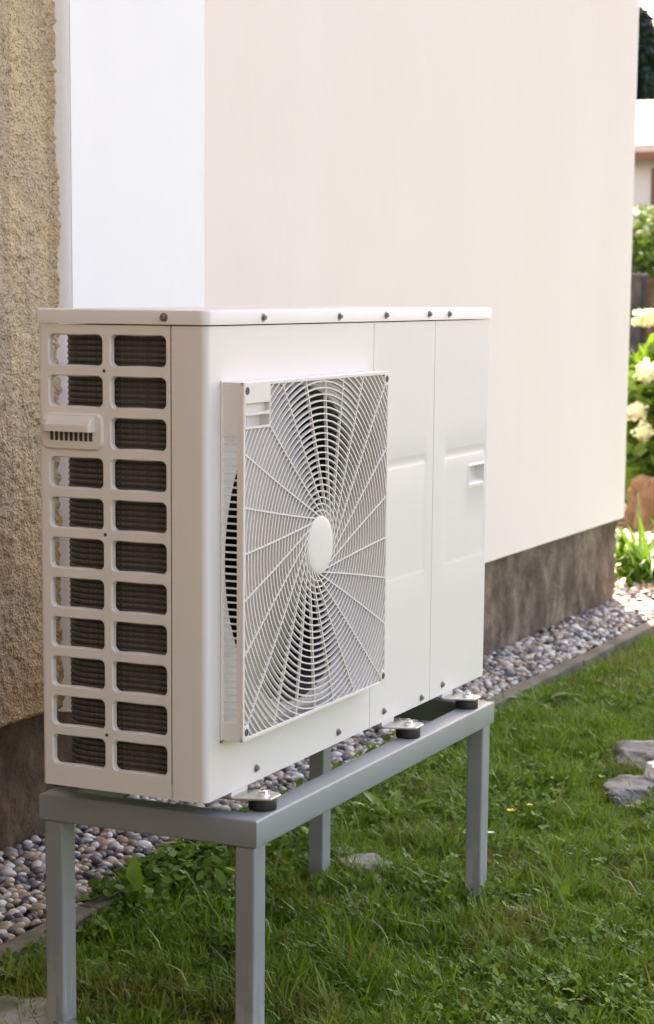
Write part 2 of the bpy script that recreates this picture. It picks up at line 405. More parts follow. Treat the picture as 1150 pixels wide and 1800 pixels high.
# value-noise displacement for the old stucco
_VN = {}
def vnoise2(x, y, s, seed):
    if seed not in _VN: _VN[seed] = np.random.default_rng(seed).random((512, 512))
    r_ = _VN[seed]; X = x/s; Yy = y/s
    ix = np.floor(X).astype(int); iy = np.floor(Yy).astype(int); fx = X-ix; fy = Yy-iy; fx = fx*fx*(3-2*fx); fy = fy*fy*(3-2*fy)
    g = lambda a, b: r_[a % 512, b % 512]
    return (g(ix, iy)*(1-fx)+g(ix+1, iy)*fx)*(1-fy)+(g(ix, iy+1)*(1-fx)+g(ix+1, iy+1)*fx)*fy
def grid_wall(name, xa, xb, za, zb, st, yfun, mat):
    xs = np.arange(xa, xb+st/2, st); zs = np.arange(za, zb+st/2, st); X, Z = np.meshgrid(xs, zs)
    Yy = yfun(X, Z); n, mm = X.shape
    V = np.stack([X, Yy, Z], -1).reshape(-1, 3)
    idx = np.arange(n*mm).reshape(n, mm)
    F = np.stack([idx[:-1, :-1], idx[:-1, 1:], idx[1:, 1:], idx[1:, :-1]], -1).reshape(-1, 4).tolist()
    return obj(name, V, F, mat, house, True)
def y_st(X, Z):
    d = 0.006*(vnoise2(X, Z, 0.013, 1)-0.5)+0.004*(vnoise2(X, Z, 0.006, 2)-0.5)+0.008*(vnoise2(X, Z, 0.09, 5)-0.5)
    d += (-0.011+0.008*vnoise2(X, Z, 0.009, 8))*sstep(X, XS0-0.030, XS0-0.012)
    d += np.where(Z < -0.12, 0.0, 0.0)+0.02*np.exp(-((Z+0.13)/0.006)**2)
    return 0.90+d
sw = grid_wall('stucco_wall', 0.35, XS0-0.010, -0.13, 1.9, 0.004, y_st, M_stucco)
for v_ in sw.data.vertices:      # ragged, crumbling end of the old coat
    xw, zw_ = v_.co.x+1.0, v_.co.z-0.44
    if xw > XS0-0.05:
        v_.co.x += sstep(xw, XS0-0.05, XS0-0.014)*(0.003*(vnoise2(np.array(xw), np.array(zw_+2), 0.021, 91)-0.5)+0.007*(vnoise2(np.array(xw), np.array(zw_+2), 0.008, 92)-0.4))
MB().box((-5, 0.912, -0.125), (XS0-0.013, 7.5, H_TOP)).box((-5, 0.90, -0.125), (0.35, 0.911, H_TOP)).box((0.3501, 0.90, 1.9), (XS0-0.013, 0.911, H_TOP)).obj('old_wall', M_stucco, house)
def y_pl(X, Z): return 0.882+0.014*(vnoise2(X, Z*0.6, 0.05, 11)-0.5)+0.007*(vnoise2(X, Z, 0.015, 12)-0.5)
grid_wall('plinth', 1.6, 5.0, -0.47, Z_W-0.003, 0.012, y_pl, M_plinth)
MB().box((1.602, 0.893, -0.5), (4.995, 7.4, Z_W-0.004)).obj('plinth_core', M_plinth, house)
def y_op(X, Z): return 0.960+0.02*(vnoise2(X, Z, 0.08, 21)-0.5)+0.010*(vnoise2(X, Z, 0.025, 22)-0.5)
grid_wall('old_plinth', 0.3, 1.6, -0.47, -0.10, 0.010, y_op, M_oldplinth)
MB().box((-5, 0.975, -0.5), (1.6, 7.4, -0.127)).obj('old_plinth_core', M_oldplinth, house)
# added unseen block on the left: cuts and warms light on left-facing sides
MB().box((-8.5, -3.2, -0.45), (-3.7, 0.899, 5.2)).obj('side_light_blocker', M_stucco, house)
# roof (out of the picture, it shades the garden)
V, F = prism([(Y_W-0.30, H_TOP), (4.2, H_TOP+2.6), (7.9, H_TOP)], -5.3, 5.35)
obj('roof', [(z, x_, y_) for x_, y_, z in V], F, M_rtile, house)

# ---------------------------------------------------------------- metal stand
stand = root('metal_stand', (0.55, 0.13, -0.45), 'grey painted square-tube metal stand carrying the white heat pump', 'stand')
RX0, RX1, RY0, RY1 = 0.043, 1.072, -0.0625, 0.3255
RT, RB, RWD = -0.030, -0.0735, 0.043
def rail(axis, side):
    """square tube with rounded long edges and mitred ends; section runs from the outer face (o=0) inwards"""
    b = 0.0035; sec = []
    for (co, cz, a0) in ((b, RB+b, math.pi), (RWD-b, RB+b, 1.5*math.pi), (RWD-b, RT-b, 0.0), (b, RT-b, 0.5*math.pi)):
        sec += [(co+b*math.cos(a0+t), cz+b*math.sin(a0+t)) for t in np.linspace(0, math.pi/2, 4)]
    V = []
    for e in (0, 1):
        for o_, z in sec:
            if axis == 'x': V.append((RX0+o_ if e == 0 else RX1-o_, RY0+o_ if side == 0 else RY1-o_, z))
            else: V.append((RX0+o_ if side == 0 else RX1-o_, RY0+o_ if e == 0 else RY1-o_, z))
    n = len(sec); F = [(k, (k+1) % n, n+(k+1) % n, n+k) for k in range(n)]
    o = obj('rail', V, F, M_stand, stand, True); o.modifiers.new('split', 'EDGE_SPLIT').split_angle = R(50)
    bm = bmesh.new(); bm.from_mesh(o.data); bmesh.ops.recalc_face_normals(bm, faces=bm.faces); bm.to_mesh(o.data); bm.free()
for ax_ in 'xy':
    for sd_ in (0, 1): rail(ax_, sd_)
for lx in (RX0+0.004, RX1-0.044):
    for ly in (RY0+0.006, RY1-0.039):
        bbox('leg', (lx, ly, -0.47), (lx+0.040, ly+0.033, -0.0737), M_stand, stand, 0.003, 2)

# ---------------------------------------------------------------- heat pump
W, D, H1, HT = 1.177, 0.2899, 0.7115, 0.735
hp = root('heat_pump', (0.59, 0.145, -0.030), 'off-white heat pump outdoor unit with square fan grille standing on the grey stand', 'heat pump')
# left side panel with two columns of eleven rounded openings, one of them closed by the sensor hood
mb = MB(); y_m = 0.1700
zt = [0.6965-0.0616*i for i in range(11)]
for c_, (ya, yb, cy0, cy1) in enumerate(((0.177, 0.2710, y_m, D-0.006), (0.0680, 0.1630, 0.0600, y_m))):
    for i in range(11):
        z1 = zt[i]; z0 = z1-0.0460
        c1 = H1 if i == 0 else (zt[i-1]-0.046+z1)/2; c0 = 0.0 if i == 10 else (z0+zt[i+1])/2
        if c_ == 0 and i == 2: mb.add([(0, cy0, c0), (0, cy1, c0), (0, cy1, c1), (0, cy0, c1)], [(0, 3, 2, 1)]); continue
        o_, i_ = holed((cy0, cy1, c0, c1), ((ya+yb)/2, (z0+z1)/2), rr_fun((yb-ya)/2+0.0012, 0.0230+0.0012, 0.0095), 12, rr_ang((yb-ya)/2+0.0012, 0.0242, 0.0095))
        holed_mesh(mb, o_, i_, lambda u, v_, d: (d, u, v_), 0.010, True, 0.0025)
# rounded rear corner and the flange behind
arc = [(0.006-0.006*math.cos(a), D-0.006+0.006*math.sin(a)) for a in np.linspace(0, math.pi/2, 5)]+[(0.016, D)]
V = [(x_, y_, z) for z in (0, H1) for x_, y_ in arc]; n_ = len(arc)
mb.add(V, [(k, n_+k, n_+k+1, k+1) for k in range(n_-1)])
mb.obj('side_panel', M_unit, hp)
for z in (0.6434, 0.3972, 0.0882):
    inst('screw_hole', bpy.data.meshes.get('screw_hole') or me_from('screw_hole', *lathe([(0.0001, -0.0006), (0.0026, -0.0005), (0.0028, 0.0005)], 12, 'x')), M_hole, hp, (0, 0.1735, z))
# sensor hood
hood = MB()
ya, yb, z0, z1 = 0.1785, 0.2800, 0.5275, 0.5760
pr = [(0.0, z1), (-0.006, z1-0.001), (-0.015, z1-0.007), (-0.019, z1-0.014), (-0.019, z1-0.024)]
V = []; F = []
ys = [ya+0.010, ya+0.013, yb-0.013, yb-0.004]
for j, y in enumerate(ys):
    s = 0.72 if j in (0, 3) else 1.0
    V += [(x_*s, y, z) for x_, z in pr]
for j in range(3):
    for k in range(4): F.append((5*j+k, 5*j+5+k, 5*j+6+k, 5*j+k+1))
F += [(4, 3, 2, 1, 0), (15, 16, 17, 18, 19)]
V += [(0, ys[0], z1-0.024), (0, ys[3], z1-0.024)]; F += [(0, 20, 4), (15, 19, 21)]
hood.add(V, F).obj('sensor_hood', M_plastic, hp, False)
o_, i_ = holed((ya-0.004, yb+0.003, z0-0.003, z1+0.003), ((ya+yb)/2, (z0+z1)/2-0.004), rr_fun((yb-ya)/2-0.011, 0.0150, 0.004), 36)
me_ = rr_fun((yb-ya)/2+0.003, (z1-z0)/2+0.003, 0.012); angs = np.linspace(-math.pi, math.pi, 48, endpoint=False)
pl = [((ya+yb)/2+r_*math.cos(a), (z0+z1)/2+r_*math.sin(a)) for a, r_ in zip(angs, me_(angs))]
V = [(0.0005, u, v_) for u, v_ in pl]+[(-0.003, u, v_) for u, v_ in pl]+[(-0.0045, (ya+yb)/2+(u-(ya+yb)/2)*0.965, (z0+z1)/2+(v_-(z0+z1)/2)*0.93) for u, v_ in pl]; n_ = 48
obj('sensor_plate', V, [(i*n_+k, (i+1)*n_+k, (i+1)*n_+(k+1) % n_, i*n_+(k+1) % n_) for i in range(2) for k in range(n_)]+[tuple(range(2*n_, 3*n_))], M_plastic, hp)
me_s = None
for k in range(9):
    y = ya+0.0165+k*0.0086
    me_s = me_s or bev_me('vent_slot', boxv((-0.0005, -0.0026, -0.0066), (0.0005, 0.0026, 0.0066)), BOXF, 0.0003, 1)
    inst('vent_slot', me_s, M_hole, hp, (-0.0048, y, z0+0.0165))
# front panel, wrapped round the left corner, with the fan opening
GX0, GZ0, G = 0.0460, 0.0890, 0.5405
CX, CZ = GX0+G/2-0.0005, 0.3593
RO = 0.258; rc = 0.011
arc = [(0.0, 0.0585), (0.0, rc)]+[(rc-rc*math.cos(a), rc-rc*math.sin(a)) for a in np.linspace(0, math.pi/2, 9)][1:]
XS_1, XS_2 = 0.6055, 0.8860
mb = MB(); n_ = len(arc)
mb.add([(x_, y_, z) for z in (0, H1) for x_, y_ in arc], [(k, k+1, n_+k+1, n_+k) for k in range(n_-1)])
mb.add([(0, 0.0585, 0), (0.012, 0.0585, 0), (0.012, 0.0585, H1), (0, 0.0585, H1)], [(0, 1, 2, 3)])
o_, i_ = holed((rc, XS_1-0.001, 0, H1), (CX, CZ), lambda a: np.full(len(a), RO), 96)
holed_mesh(mb, o_, i_, lambda u, v_, d: (u, d, v_), 0.012, False, 0.003)
mb.add([(XS_1-0.001, 0, 0), (XS_1-0.001, 0.012, 0), (XS_1-0.001, 0.012, H1), (XS_1-0.001, 0, H1)], [(0, 1, 2, 3)])
fp = mb.obj('front_panel', M_unit, hp, True)
for o in (fp,):
    md = o.modifiers.new('split', 'EDGE_SPLIT'); md.split_angle = R(28)
# pressed service panels right of the fan: height fields with shallow steps
def sstep(t, a, b): q = np.clip((t-a)/(b-a), 0, 1); return q*q*(3-2*q)
def hpanel(name, xa, xb, yf, xs_extra, zs_extra, wrap=False):
    xs = np.array(sorted(set(np.round(list(np.linspace(xa, xb, 10))+xs_extra, 5)))); zs = np.array(sorted(set(np.round(list(np.linspace(0, H1, 12))+zs_extra, 5))))
    X, Z = np.meshgrid(xs, zs); Yv = yf(X, Z); n, m_ = X.shape
    V = np.stack([X, Yv, Z], -1).reshape(-1, 3); idx = np.arange(n*m_).reshape(n, m_)
    F = np.stack([idx[:-1, :-1], idx[:-1, 1:], idx[1:, 1:], idx[1:, :-1]], -1).reshape(-1, 4).tolist()
    q = MB().add(V, F)
    q.add([(xa, 0, 0), (xa, 0.012, 0), (xa, 0.012, H1), (xa, 0, H1)], [(0, 3, 2, 1)])
    if wrap:
        a_ = [(xb, 0)]+[(xb+0.008*math.sin(t), 0.008-0.008*math.cos(t)) for t in np.linspace(0, math.pi/2, 6)][1:]+[(xb+0.008, D)]; nn = len(a_)
        q.add([(x_, y_, z) for z in (0, H1) for x_, y_ in a_], [(k, k+1, nn+k+1, nn+k) for k in range(nn-1)])
    else: q.add([(xb, 0, 0), (xb, 0.012, 0), (xb, 0.012, H1), (xb, 0, H1)], [(0, 1, 2, 3)])
    o = q.obj(name, M_unit, hp, True); md = o.modifiers.new('split', 'EDGE_SPLIT'); md.split_angle = R(24); return o
zz = [0.4500, 0.4535, 0.4570, 0.4600, 0.4640, 0.4690, 0.4720, 0.2480, 0.2510, 0.2540, 0.2570]
def groove(X, Z, xa, xb):
    inx = sstep(X, xa, xa+0.012)*(1-sstep(X, xb-0.012, xb))
    g = sstep(Z, 0.4500, 0.4570)*(1-sstep(Z, 0.4640, 0.4720))
    low = sstep(Z, 0.2480, 0.2560)*(1-sstep(Z, 0.4500, 0.4720))
    return inx*(0.0016*g+0.0008*low)
hpanel('service_panel', XS_1+0.001, XS_2-0.001, lambda X, Z: groove(X, Z, 0.58, 0.856), [0.840, 0.844, 0.850, 0.856], zz)
hx0, hx1, hz0, hz1 = 1.0735, 1.1520, 0.3935, 0.4290
def y_r(X, Z):
    inside = sstep(X, hx0, hx0+0.002)*(1-sstep(X, hx1-0.002, hx1))*sstep(Z, hz0, hz0+0.014)*(1-sstep(Z, hz1-0.002, hz1))
    rim = sstep(X, hx0-0.006, hx0-0.003)*(1-sstep(X, hx1+0.003, hx1+0.006))*sstep(Z, hz0-0.010, hz0-0.005)*(1-sstep(Z, hz1+0.002, hz1+0.006))
    return groove(X, Z, 0.940, 1.164)*(1-rim)-0.0010*rim+0.019*inside
hpanel('end_panel', XS_2+0.001, W-0.008, y_r, [0.940, 0.944, 0.948, 0.952, 1.152, 1.156, 1.160, 1.164, hx0-0.006, hx0-0.003, hx0, hx0+0.002, hx1-0.002, hx1, hx1+0.003, hx1+0.006], zz+[hz0-0.01, hz0-0.005, hz0, hz0+0.003, hz0+0.007, hz0+0.011, hz0+0.014, hz1-0.002, hz1, hz1+0.002, hz1+0.006], True)
# dark lining seen through seams, base pan, back plate
for a_, b_ in (((0.60, 0.013, 0.02), (0.612, 0.02, H1-0.01)), ((0.88, 0.013, 0.02), (0.892, 0.02, H1-0.01)), ((0.0122, 0.0560, 0.001), (0.0135, 0.0630, H1-0.001))): MB().box(a_, b_).obj('seam_backing', M_dark, hp)
MB().box((0.010, 0.010, 0.0008), (W-0.008, D-0.006, 0.018)).obj('base_pan', M_unit, hp)
MB().box((0.80, D-0.003, 0.018), (W-0.001, D-0.0005, H1)).obj('back_panel', M_unit, hp)
# dark compartment behind the fan
MB().box((0.075, 0.0581, 0.019), (0.60, 0.060, 0.11)).box((0.60, 0.021, 0.019), (0.605, D-0.006, H1-0.003)).box((0.012, 0.021, H1-0.006), (0.60, D-0.004, H1-0.001)).obj('inner_walls', M_dark, hp)
# lid
lo_, hi_ = (-0.003, -0.003), (W+0.003, D+0.003); rl = 0.014
poly = [(lo_[0]+rl-rl*math.cos(a), lo_[1]+rl-rl*math.sin(a)) for a in np.linspace(0, math.pi/2, 8)]+[(hi_[0]-0.010+0.010*math.sin(a), lo_[1]+0.010-0.010*math.cos(a)) for a in np.linspace(0, math.pi/2, 6)]
poly += [(hi_[0], hi_[1]-0.004), (hi_[0]-0.004, hi_[1]), (lo_[0]+0.004, hi_[1]), (lo_[0], hi_[1]-0.004)]
P_ = np.array(poly); ctr = P_.mean(0)
def inset(k):
    s = np.sign(P_-np.array([(lo_[0]+hi_[0])/2, (lo_[1]+hi_[1])/2])); return P_-np.clip(P_-np.array([(lo_[0]+hi_[0])/2, (lo_[1]+hi_[1])/2]), -k, k)
n_ = len(poly); V = []; 
for k, z in ((0.0035, H1+0.0015), (0, H1+0.002), (0, HT-0.004), (0.0012, HT-0.0012), (0.004, HT)): V += [(x_, y_, z) for x_, y_ in inset(k)]
F = [(i*n_+k, i*n_+(k+1) % n_, (i+1)*n_+(k+1) % n_, (i+1)*n_+k) for i in range(4) for k in range(n_)]+[tuple(range(4*n_, 5*n_)), tuple(range(n_))[::-1]]
lid = obj('lid', V, F, M_lid, hp, True); md = lid.modifiers.new('split', 'EDGE_SPLIT'); md.split_angle = R(40)
# screws (hexagon heads on washers)
def screw_mesh(axis):
    s = -1
    prof = [(0.0066, 0.0), (0.0066, s*0.0008), (0.0060, s*0.0012)]
    V, F = lathe(prof, 18, axis); q = MB().add(V, F); q.F.append(tuple(range(36, 54)))
    V, F = lathe([(0.0042, s*0.0012), (0.0042, s*0.0042), (0.0034, s*0.0050), (0.0018, s*0.0050), (0.0014, s*0.0036)], 6, axis); q.add(V, F); n0 = len(q.V)
    q.F.append(tuple(range(n0-6, n0)))
    return me_from('screw_'+axis, q.V, q.F)
sy, sx = screw_mesh('y'), screw_mesh('x')
V, F = lathe([(0.0060, 0.0), (0.0054, -0.0008), (0.0034, -0.0008), (0.0028, -0.0002), (0.0003, -0.0002)], 20, 'y'); sgr = me_from('grille_screw', V, F)
M_gscrew = new_mat('recessed_screw', (0.09, 0.082, 0.078), 0.6, 0.3)
for X, Z in ((0.1772, 0.7232), (0.4559, 0.7229), (0.6497, 0.7235), (0.848, 0.7243), (0.9463, 0.7237)): inst('screw', sy, M_screw, hp, (X, -0.0032, Z))
for X, Z in ((0.1634, 0.0209), (0.4717, 0.0190), (0.6671, 0.0193), (0.844, 0.0125), (0.9496, 0.0195)): inst('screw', sy, M_screw, hp, (X, -0.0002, Z))
inst('screw', sx, M_screw, hp, (-0.0032, 0.0691, 0.7240))
# L-shaped coil just inside the openings
CO, RCO = 0.016, 0.058
def lpath(off):
    pts = [(CO+off, 0.062), (CO+off, D-CO-RCO)]
    cxp, cyp = CO+RCO, D-CO-RCO
    rr_ = RCO-off
    pts += [(cxp-rr_*math.cos(a), cyp+rr_*math.sin(a)) for a in np.linspace(0, math.pi/2, 9)][1:]
    pts += [(0.80, D-CO-off)]
    return pts
pa, pb, pc = lpath(0.0), lpath(0.0014), lpath(0.028)
n_ = len(pa)
V = [(x_, y_, z) for z in (0.018, H1-0.004) for x_, y_ in pb]+[(x_, y_, z) for z in (0.018, H1-0.004) for x_, y_ in pc]
F = [(k, n_+k, n_+k+1, k+1) for k in range(n_-1)]+[(2*n_+k, 2*n_+k+1, 3*n_+k+1, 3*n_+k) for k in range(n_-1)]+[(0, 2*n_, 3*n_, n_)]
obj('coil', V, F, M_core, hp, True)
V = [(x_, y_, z) for pth, z in ((pb, -0.0030), (pa, -0.0020), (pa, 0.0012), (pb, 0.0022)) for x_, y_ in pth]
V = np.array(V)-np.array([*BASE[hp.name][:2], 0])
me_row = me_from('coil_row', V, [(i*n_+k, (i+1)*n_+k, (i+1)*n_+k+1, i*n_+k+1) for i in range(3) for k in range(n_-1)], True)
z = 0.026
while z < H1-0.012:
    link('coil_row', me_row, M_coil, hp, (0, 0, z-BASE[hp.name][2])); z += 0.0088
# bellmouth, fan
V, F = lathe([(RO-0.002, 0.004), (RO-0.008, 0.010), (RO-0.012, 0.020), (RO-0.013, 0.060), (RO-0.004, 0.075)], 96, 'y', (CX, 0, CZ))
obj('bellmouth', V, F, M_bell, hp, True)
fan = MB()
V, F = lathe([(0.0005, 0.030), (0.030, 0.030), (0.052, 0.036), (0.058, 0.048), (0.058, 0.115), (0.0005, 0.116)], 40, 'y', (CX, 0, CZ))
fo = obj('fan_hub', V, F, M_black, hp, True)
for b_ in range(3):
    V = []; F = []; nr, na = 8, 10
    for i in range(nr):
        r_ = 0.054+(0.236-0.054)*i/(nr-1)
        for j in range(na):
            t = j/(na-1)-0.5; sweep = 0.30*(i/(nr-1))
            a = 2*math.pi*b_/3+0.5+sweep+t*(1.15+0.35*i/(nr-1))
            V.append((CX+r_*math.cos(a), 0.078+0.075*t*(0.9), CZ+r_*math.sin(a)))
    for i in range(nr-1):
        for j in range(na-1): q = i*na+j; F.append((q, q+1, q+na+1, q+na))
    obj('fan_blade', V, F, M_black, hp, True)
# fan grille
gr = MB()
GD = -0.0377
gx0, gx1, gz0, gz1 = GX0, GX0+G, GZ0, GZ0+G
gf = MB(); t_ = 0.0028
SY0, SY1, SZ0, SZ1 = -0.0262, -0.0043, 0.1180, 0.5490
gf.box((gx0, GD+0.0008, gz1-t_), (gx1, -0.0004, gz1)).box((gx0, GD+0.0008, gz0), (gx1, -0.0004, gz0+t_)).box((gx1-t_, GD+0.001, gz0+t_), (gx1, -0.0004, gz1-t_))
gf.box((gx0, GD+0.001, gz0+t_), (gx0+t_, -0.0004, SZ0)).box((gx0, GD+0.001, SZ1), (gx0+t_, -0.0004, gz1-t_)).box((gx0, GD+0.001, SZ0), (gx0+t_, SY0, SZ1)).box((gx0, SY1, SZ0), (gx0+t_, -0.0004, SZ1))
# front rim
rw = 0.0055
gf.box((gx0, GD, gz1-rw), (gx1, GD+0.006, gz1+0.0003)).box((gx0, GD, gz0-0.0003), (gx1, GD+0.006, gz0+rw)).box((gx0-0.0003, GD+0.0001, gz0+rw), (gx0+rw, GD+0.006, gz1-rw)).box((gx1-rw, GD+0.0001, gz0+rw), (gx1+0.0003, GD+0.006, gz1-rw))
# flange against the body, corner lugs
gf.box((gx0-0.004, -0.003, gz0-0.004), (gx0+0.001, -0.0002, gz1+0.002)).box((gx0-0.004, -0.003, gz0-0.004), (gx1+0.002, -0.0002, gz0+0.001))
for (lx, lz) in ((gx1-0.019, gz1-0.024), (gx0+0.003, gz0+0.003), (gx1-0.019, gz0+0.003)):
    gf.box((lx, GD-0.0004, lz), (lx+0.016, GD+0.008, lz+0.021))
gframe = gf.obj('fan_grille', M_plastic, hp)
bm = bmesh.new(); bm.from_mesh(gframe.data); bmesh.ops.bevel(bm, geom=list(bm.edges), offset=0.0007, segments=1, affect='EDGES'); bm.to_mesh(gframe.data); bm.free()
# plate with maker's recess in the upper left corner
px0, px1, pz0, pz1 = gx0+0.0030, gx0+0.0870, 0.5605, gz1-0.0020
pt = MB()
pt.box((px0, GD-0.0004, 0.5985), (px1, GD+0.004, pz1)).box((px0+0.001, GD, 0.5805), (px1-0.0012, GD+0.004, 0.5850)).box((px0, GD-0.0004, pz0), (px1, GD+0.004, 0.5640))
pt.box((px1-0.0030, GD-0.0003, pz0+0.001), (px1-0.0001, GD+0.018, 0.600)).box((px0+0.0002, GD-0.0003, pz0+0.001), (px0+0.0030, GD+0.018, 0.600))
pt.box((px0+0.003, GD+0.008, 0.5845), (px1-0.003, GD+0.010, 0.600)).box((px0+0.003, GD+0.0165, pz0), (px1-0.003, GD+0.0185, 0.5845)).box((px0+0.022, GD+0.008, pz0+0.004), (px0+0.026, GD+0.0166, 0.5800))
obj('corner_plate', pt.V, pt.F, M_plastic, gframe)
# louvres in the left flank
me_l = bev_me('louvre', boxv((-0.0012, (SY0-SY1)/2+0.0001, -0.0014), (0.0012, (SY1-SY0)/2-0.0001, 0.0014)), BOXF, 0.0004, 1)
k = 0; z = SZ0+0.0103
while z < SZ1-0.004:
    inst('louvre', me_l, M_plastic, gframe, (gx0+0.0014, (SY0+SY1)/2, z)); z += 0.0108
# rings
UI = G/2-0.0035
def in_open(u, v_):
    X = CX+u; Z = CZ+v_
    return (X > gx0+0.003) & (X < gx1-0.003) & (Z > gz0+0.003) & (Z < gz1-0.003) & ~((X < px1-0.001) & (Z > pz0+0.001))
def strip(P, hw, ya, yb):
    """ribbon along polyline P (n,2) in the grille plane with rectangular section"""
    t = np.gradient(P, axis=0); t /= np.linalg.norm(t, axis=1)[:, None]; nrm = np.stack([-t[:, 1], t[:, 0]], 1)
    A = P+nrm*hw; B = P-nrm*hw; n = len(P)
    V = []
    for q, y in ((P+nrm*hw*0.9, yb), (A, ya), (B, ya), (P-nrm*hw*0.9, yb)):
        V += [(CX+a, y, CZ+b) for a, b in q]
    F = [((i*n+k), ((i+1) % 4*n+k), ((i+1) % 4*n+k+1), (i*n+k+1)) for i in range(4) for k in range(n-1)]
    F += [(0, n, 2*n, 3*n), (n-1, 4*n-1, 3*n-1, 2*n-1)]
    return V, F
RH = 0.0485; k = 0; r_ = RH+0.0085
while r_ < 0.375:
    na = int(72+r_*260); a = np.linspace(0, 2*math.pi, na*4+1)
    # find runs of angles inside the square opening
    ok = in_open(r_*np.cos(a), r_*np.sin(a))
    def ring_part(V, F): obj('grille_ring', V, F, M_plastic, gframe, True).modifiers.new('split', 'EDGE_SPLIT').split_angle = R(35)
    if ok.all():
        P = np.stack([r_*np.cos(a[::4]), r_*np.sin(a[::4])], 1); V, F = strip(P, 0.00110, GD+0.0006, GD+0.0062); ring_part(V, F[:-2])
    else:
        s0 = int(np.argmin(ok)); ok2 = np.roll(ok[:-1], -s0); a2 = np.roll(a[:-1], -s0)
        i = 0
        while i < len(ok2):
            if not ok2[i]: i += 1; continue
            j = i
            while j+1 < len(ok2) and ok2[j+1]: j += 1
            if j-i >= 4:
                seg = np.unwrap(a2[i:j+1]); seg = np.linspace(seg[0], seg[-1], max(3, (j-i)//4+2))
                V, F = strip(np.stack([r_*np.cos(seg), r_*np.sin(seg)], 1), 0.00110, GD+0.0006, GD+0.0062); ring_part(V, F)
            i = j+1
    r_ += 0.0103
# straight bars, tangent to the hub
for k in range(24):
    a = R(15*k-9.0); d = np.array([math.cos(a), math.sin(a)]); nn = np.array([d[1], -d[0]])
    t = np.linspace(0.0, 0.40, 400); P = nn*0.0425+d*t[:, None]
    ok = in_open(P[:, 0], P[:, 1]); e = int(np.argmin(ok)) if not ok.all() else 400
    te = t[max(e-1, 5)]
    tt = np.linspace(0.0, te, 8); bow = 0.0015*np.sin(np.linspace(0, math.pi, 8))
    V, F = strip(nn*0.0425+d*tt[:, None]-nn*bow[:, None], 0.0012, GD+0.0003, GD+0.0050)
    obj('grille_bar', V, F, M_plastic, gframe)
V, F = lathe([(0.0005, GD-0.0014), (0.030, GD-0.0012), (0.044, GD-0.0006), (0.0478, GD+0.0006), (RH, GD+0.003), (RH, GD+0.009)], 64, 'y', (CX, 0, CZ))
obj('grille_hub', V, F, M_plastic, gframe, True)
for X, Z in ((gx0+0.0105, gz1-0.0125), (gx1-0.0110, gz1-0.0125), (gx0+0.0105, gz0+0.0135), (gx1-0.0110, gz0+0.0135)):
    inst('grille_screw', sgr, M_gscrew, gframe, (X, GD-0.0005, Z))
# feet: zinc bracket, rubber puck, bolt
pol = [(-0.020, 0.0), (0.020, 0.0)]
bp = [(0.027, 0.035), (-0.034, 0.035), (-0.034, 0.0), (-0.026, -0.022), (-0.020, -0.040), (-0.015, -0.050), (0.015, -0.050), (0.023, -0.043), (0.024, -0.034), (0.027, -0.010)]
V, F = prism(bp, -0.0118, -0.0084)
V = [(x_*1.15, y_*1.12, z_) for x_, y_, z_ in V]; m_b = bev_me('foot_bracket', V, F, 0.0007, 1)
V, F = prism([(x_, y_*-1) for x_, y_ in bp][::-1], -0.0118, -0.0084); m_b2 = bev_me('foot_bracket_rear', V, F, 0.0007, 1)
V, F = lathe([(0.0005, -0.0302), (0.0215, -0.0302), (0.0222, -0.028), (0.0222, -0.0140), (0.0210, -0.0120), (0.0005, -0.0120)], 28, 'z'); m_p = me_from('rubber_pad', V, F, True)
q = MB(); V, F = lathe([(0.0105, -0.0084), (0.0105, -0.0070), (0.0080, -0.0070)], 20, 'z'); q.add(V, F)
V, F = lathe([(0.0078, -0.0070), (0.0078, -0.0016), (0.0068, -0.0008), (0.0040, -0.0008)], 6, 'z'); q.add(V, F)
V, F = lathe([(0.0040, -0.0008), (0.0040, 0.0024), (0.0005, 0.0030)], 12, 'z'); q.add(V, F)
m_bo = me_from('bolt', q.V, q.F)
for X in (0.118, 0.700, 0.992):
    for y0, rear in ((-0.002, False), (D+0.004, True)):
        f_ = inst('foot_bracket', m_b2 if rear else m_b, M_brk, hp, (X, y0, 0.0))
        py = 0.031 if rear else -0.033
        for nm, me, mt in (('rubber_pad', m_p, M_rubber), ('bolt', m_bo, M_bolt)):
            c = link(nm, me, mt, f_, (0, py, 0))
    MB().box((X-0.030, 0.004, -0.0117), (X+0.024, D-0.004, 0.0005)).obj('foot_rail', M_unit, hp)

# ================================================================ pebbles
peb = []
for s in range(8):
    bm = bmesh.new(); bmesh.ops.create_icosphere(bm, subdivisions=2, radius=1.0)
    rg = np.random.default_rng(100+s); ax = rg.normal(size=(4, 3)); ax /= np.linalg.norm(ax, axis=1)[:, None]; am = rg.uniform(-0.16, 0.16, 4)
    sq = (1.0, rg.uniform(0.65, 0.95), rg.uniform(0.45, 0.72))
    for v_ in bm.verts:
        c = np.array(v_.co); k_ = 1+sum(a_*np.dot(c, x_)**2 for a_, x_ in zip(am, ax))+0.06*math.sin(3*np.dot(c, ax[0])+s)
        v_.co = Vector(c*k_*np.array(sq))
    me = bpy.data.meshes.new('pebble'); bm.to_mesh(me); bm.free(); me.polygons.foreach_set('use_smooth', [True]*len(me.polygons)); me.materials.append(M_peb); peb.append(me)
pv = []; pf = []
for me in peb:
    a = np.empty(len(me.vertices)*3); me.vertices.foreach_get('co', a); pv.append(a.reshape(-1, 3)); pf.append(np.array([p.vertices[:] for p in me.polygons]))
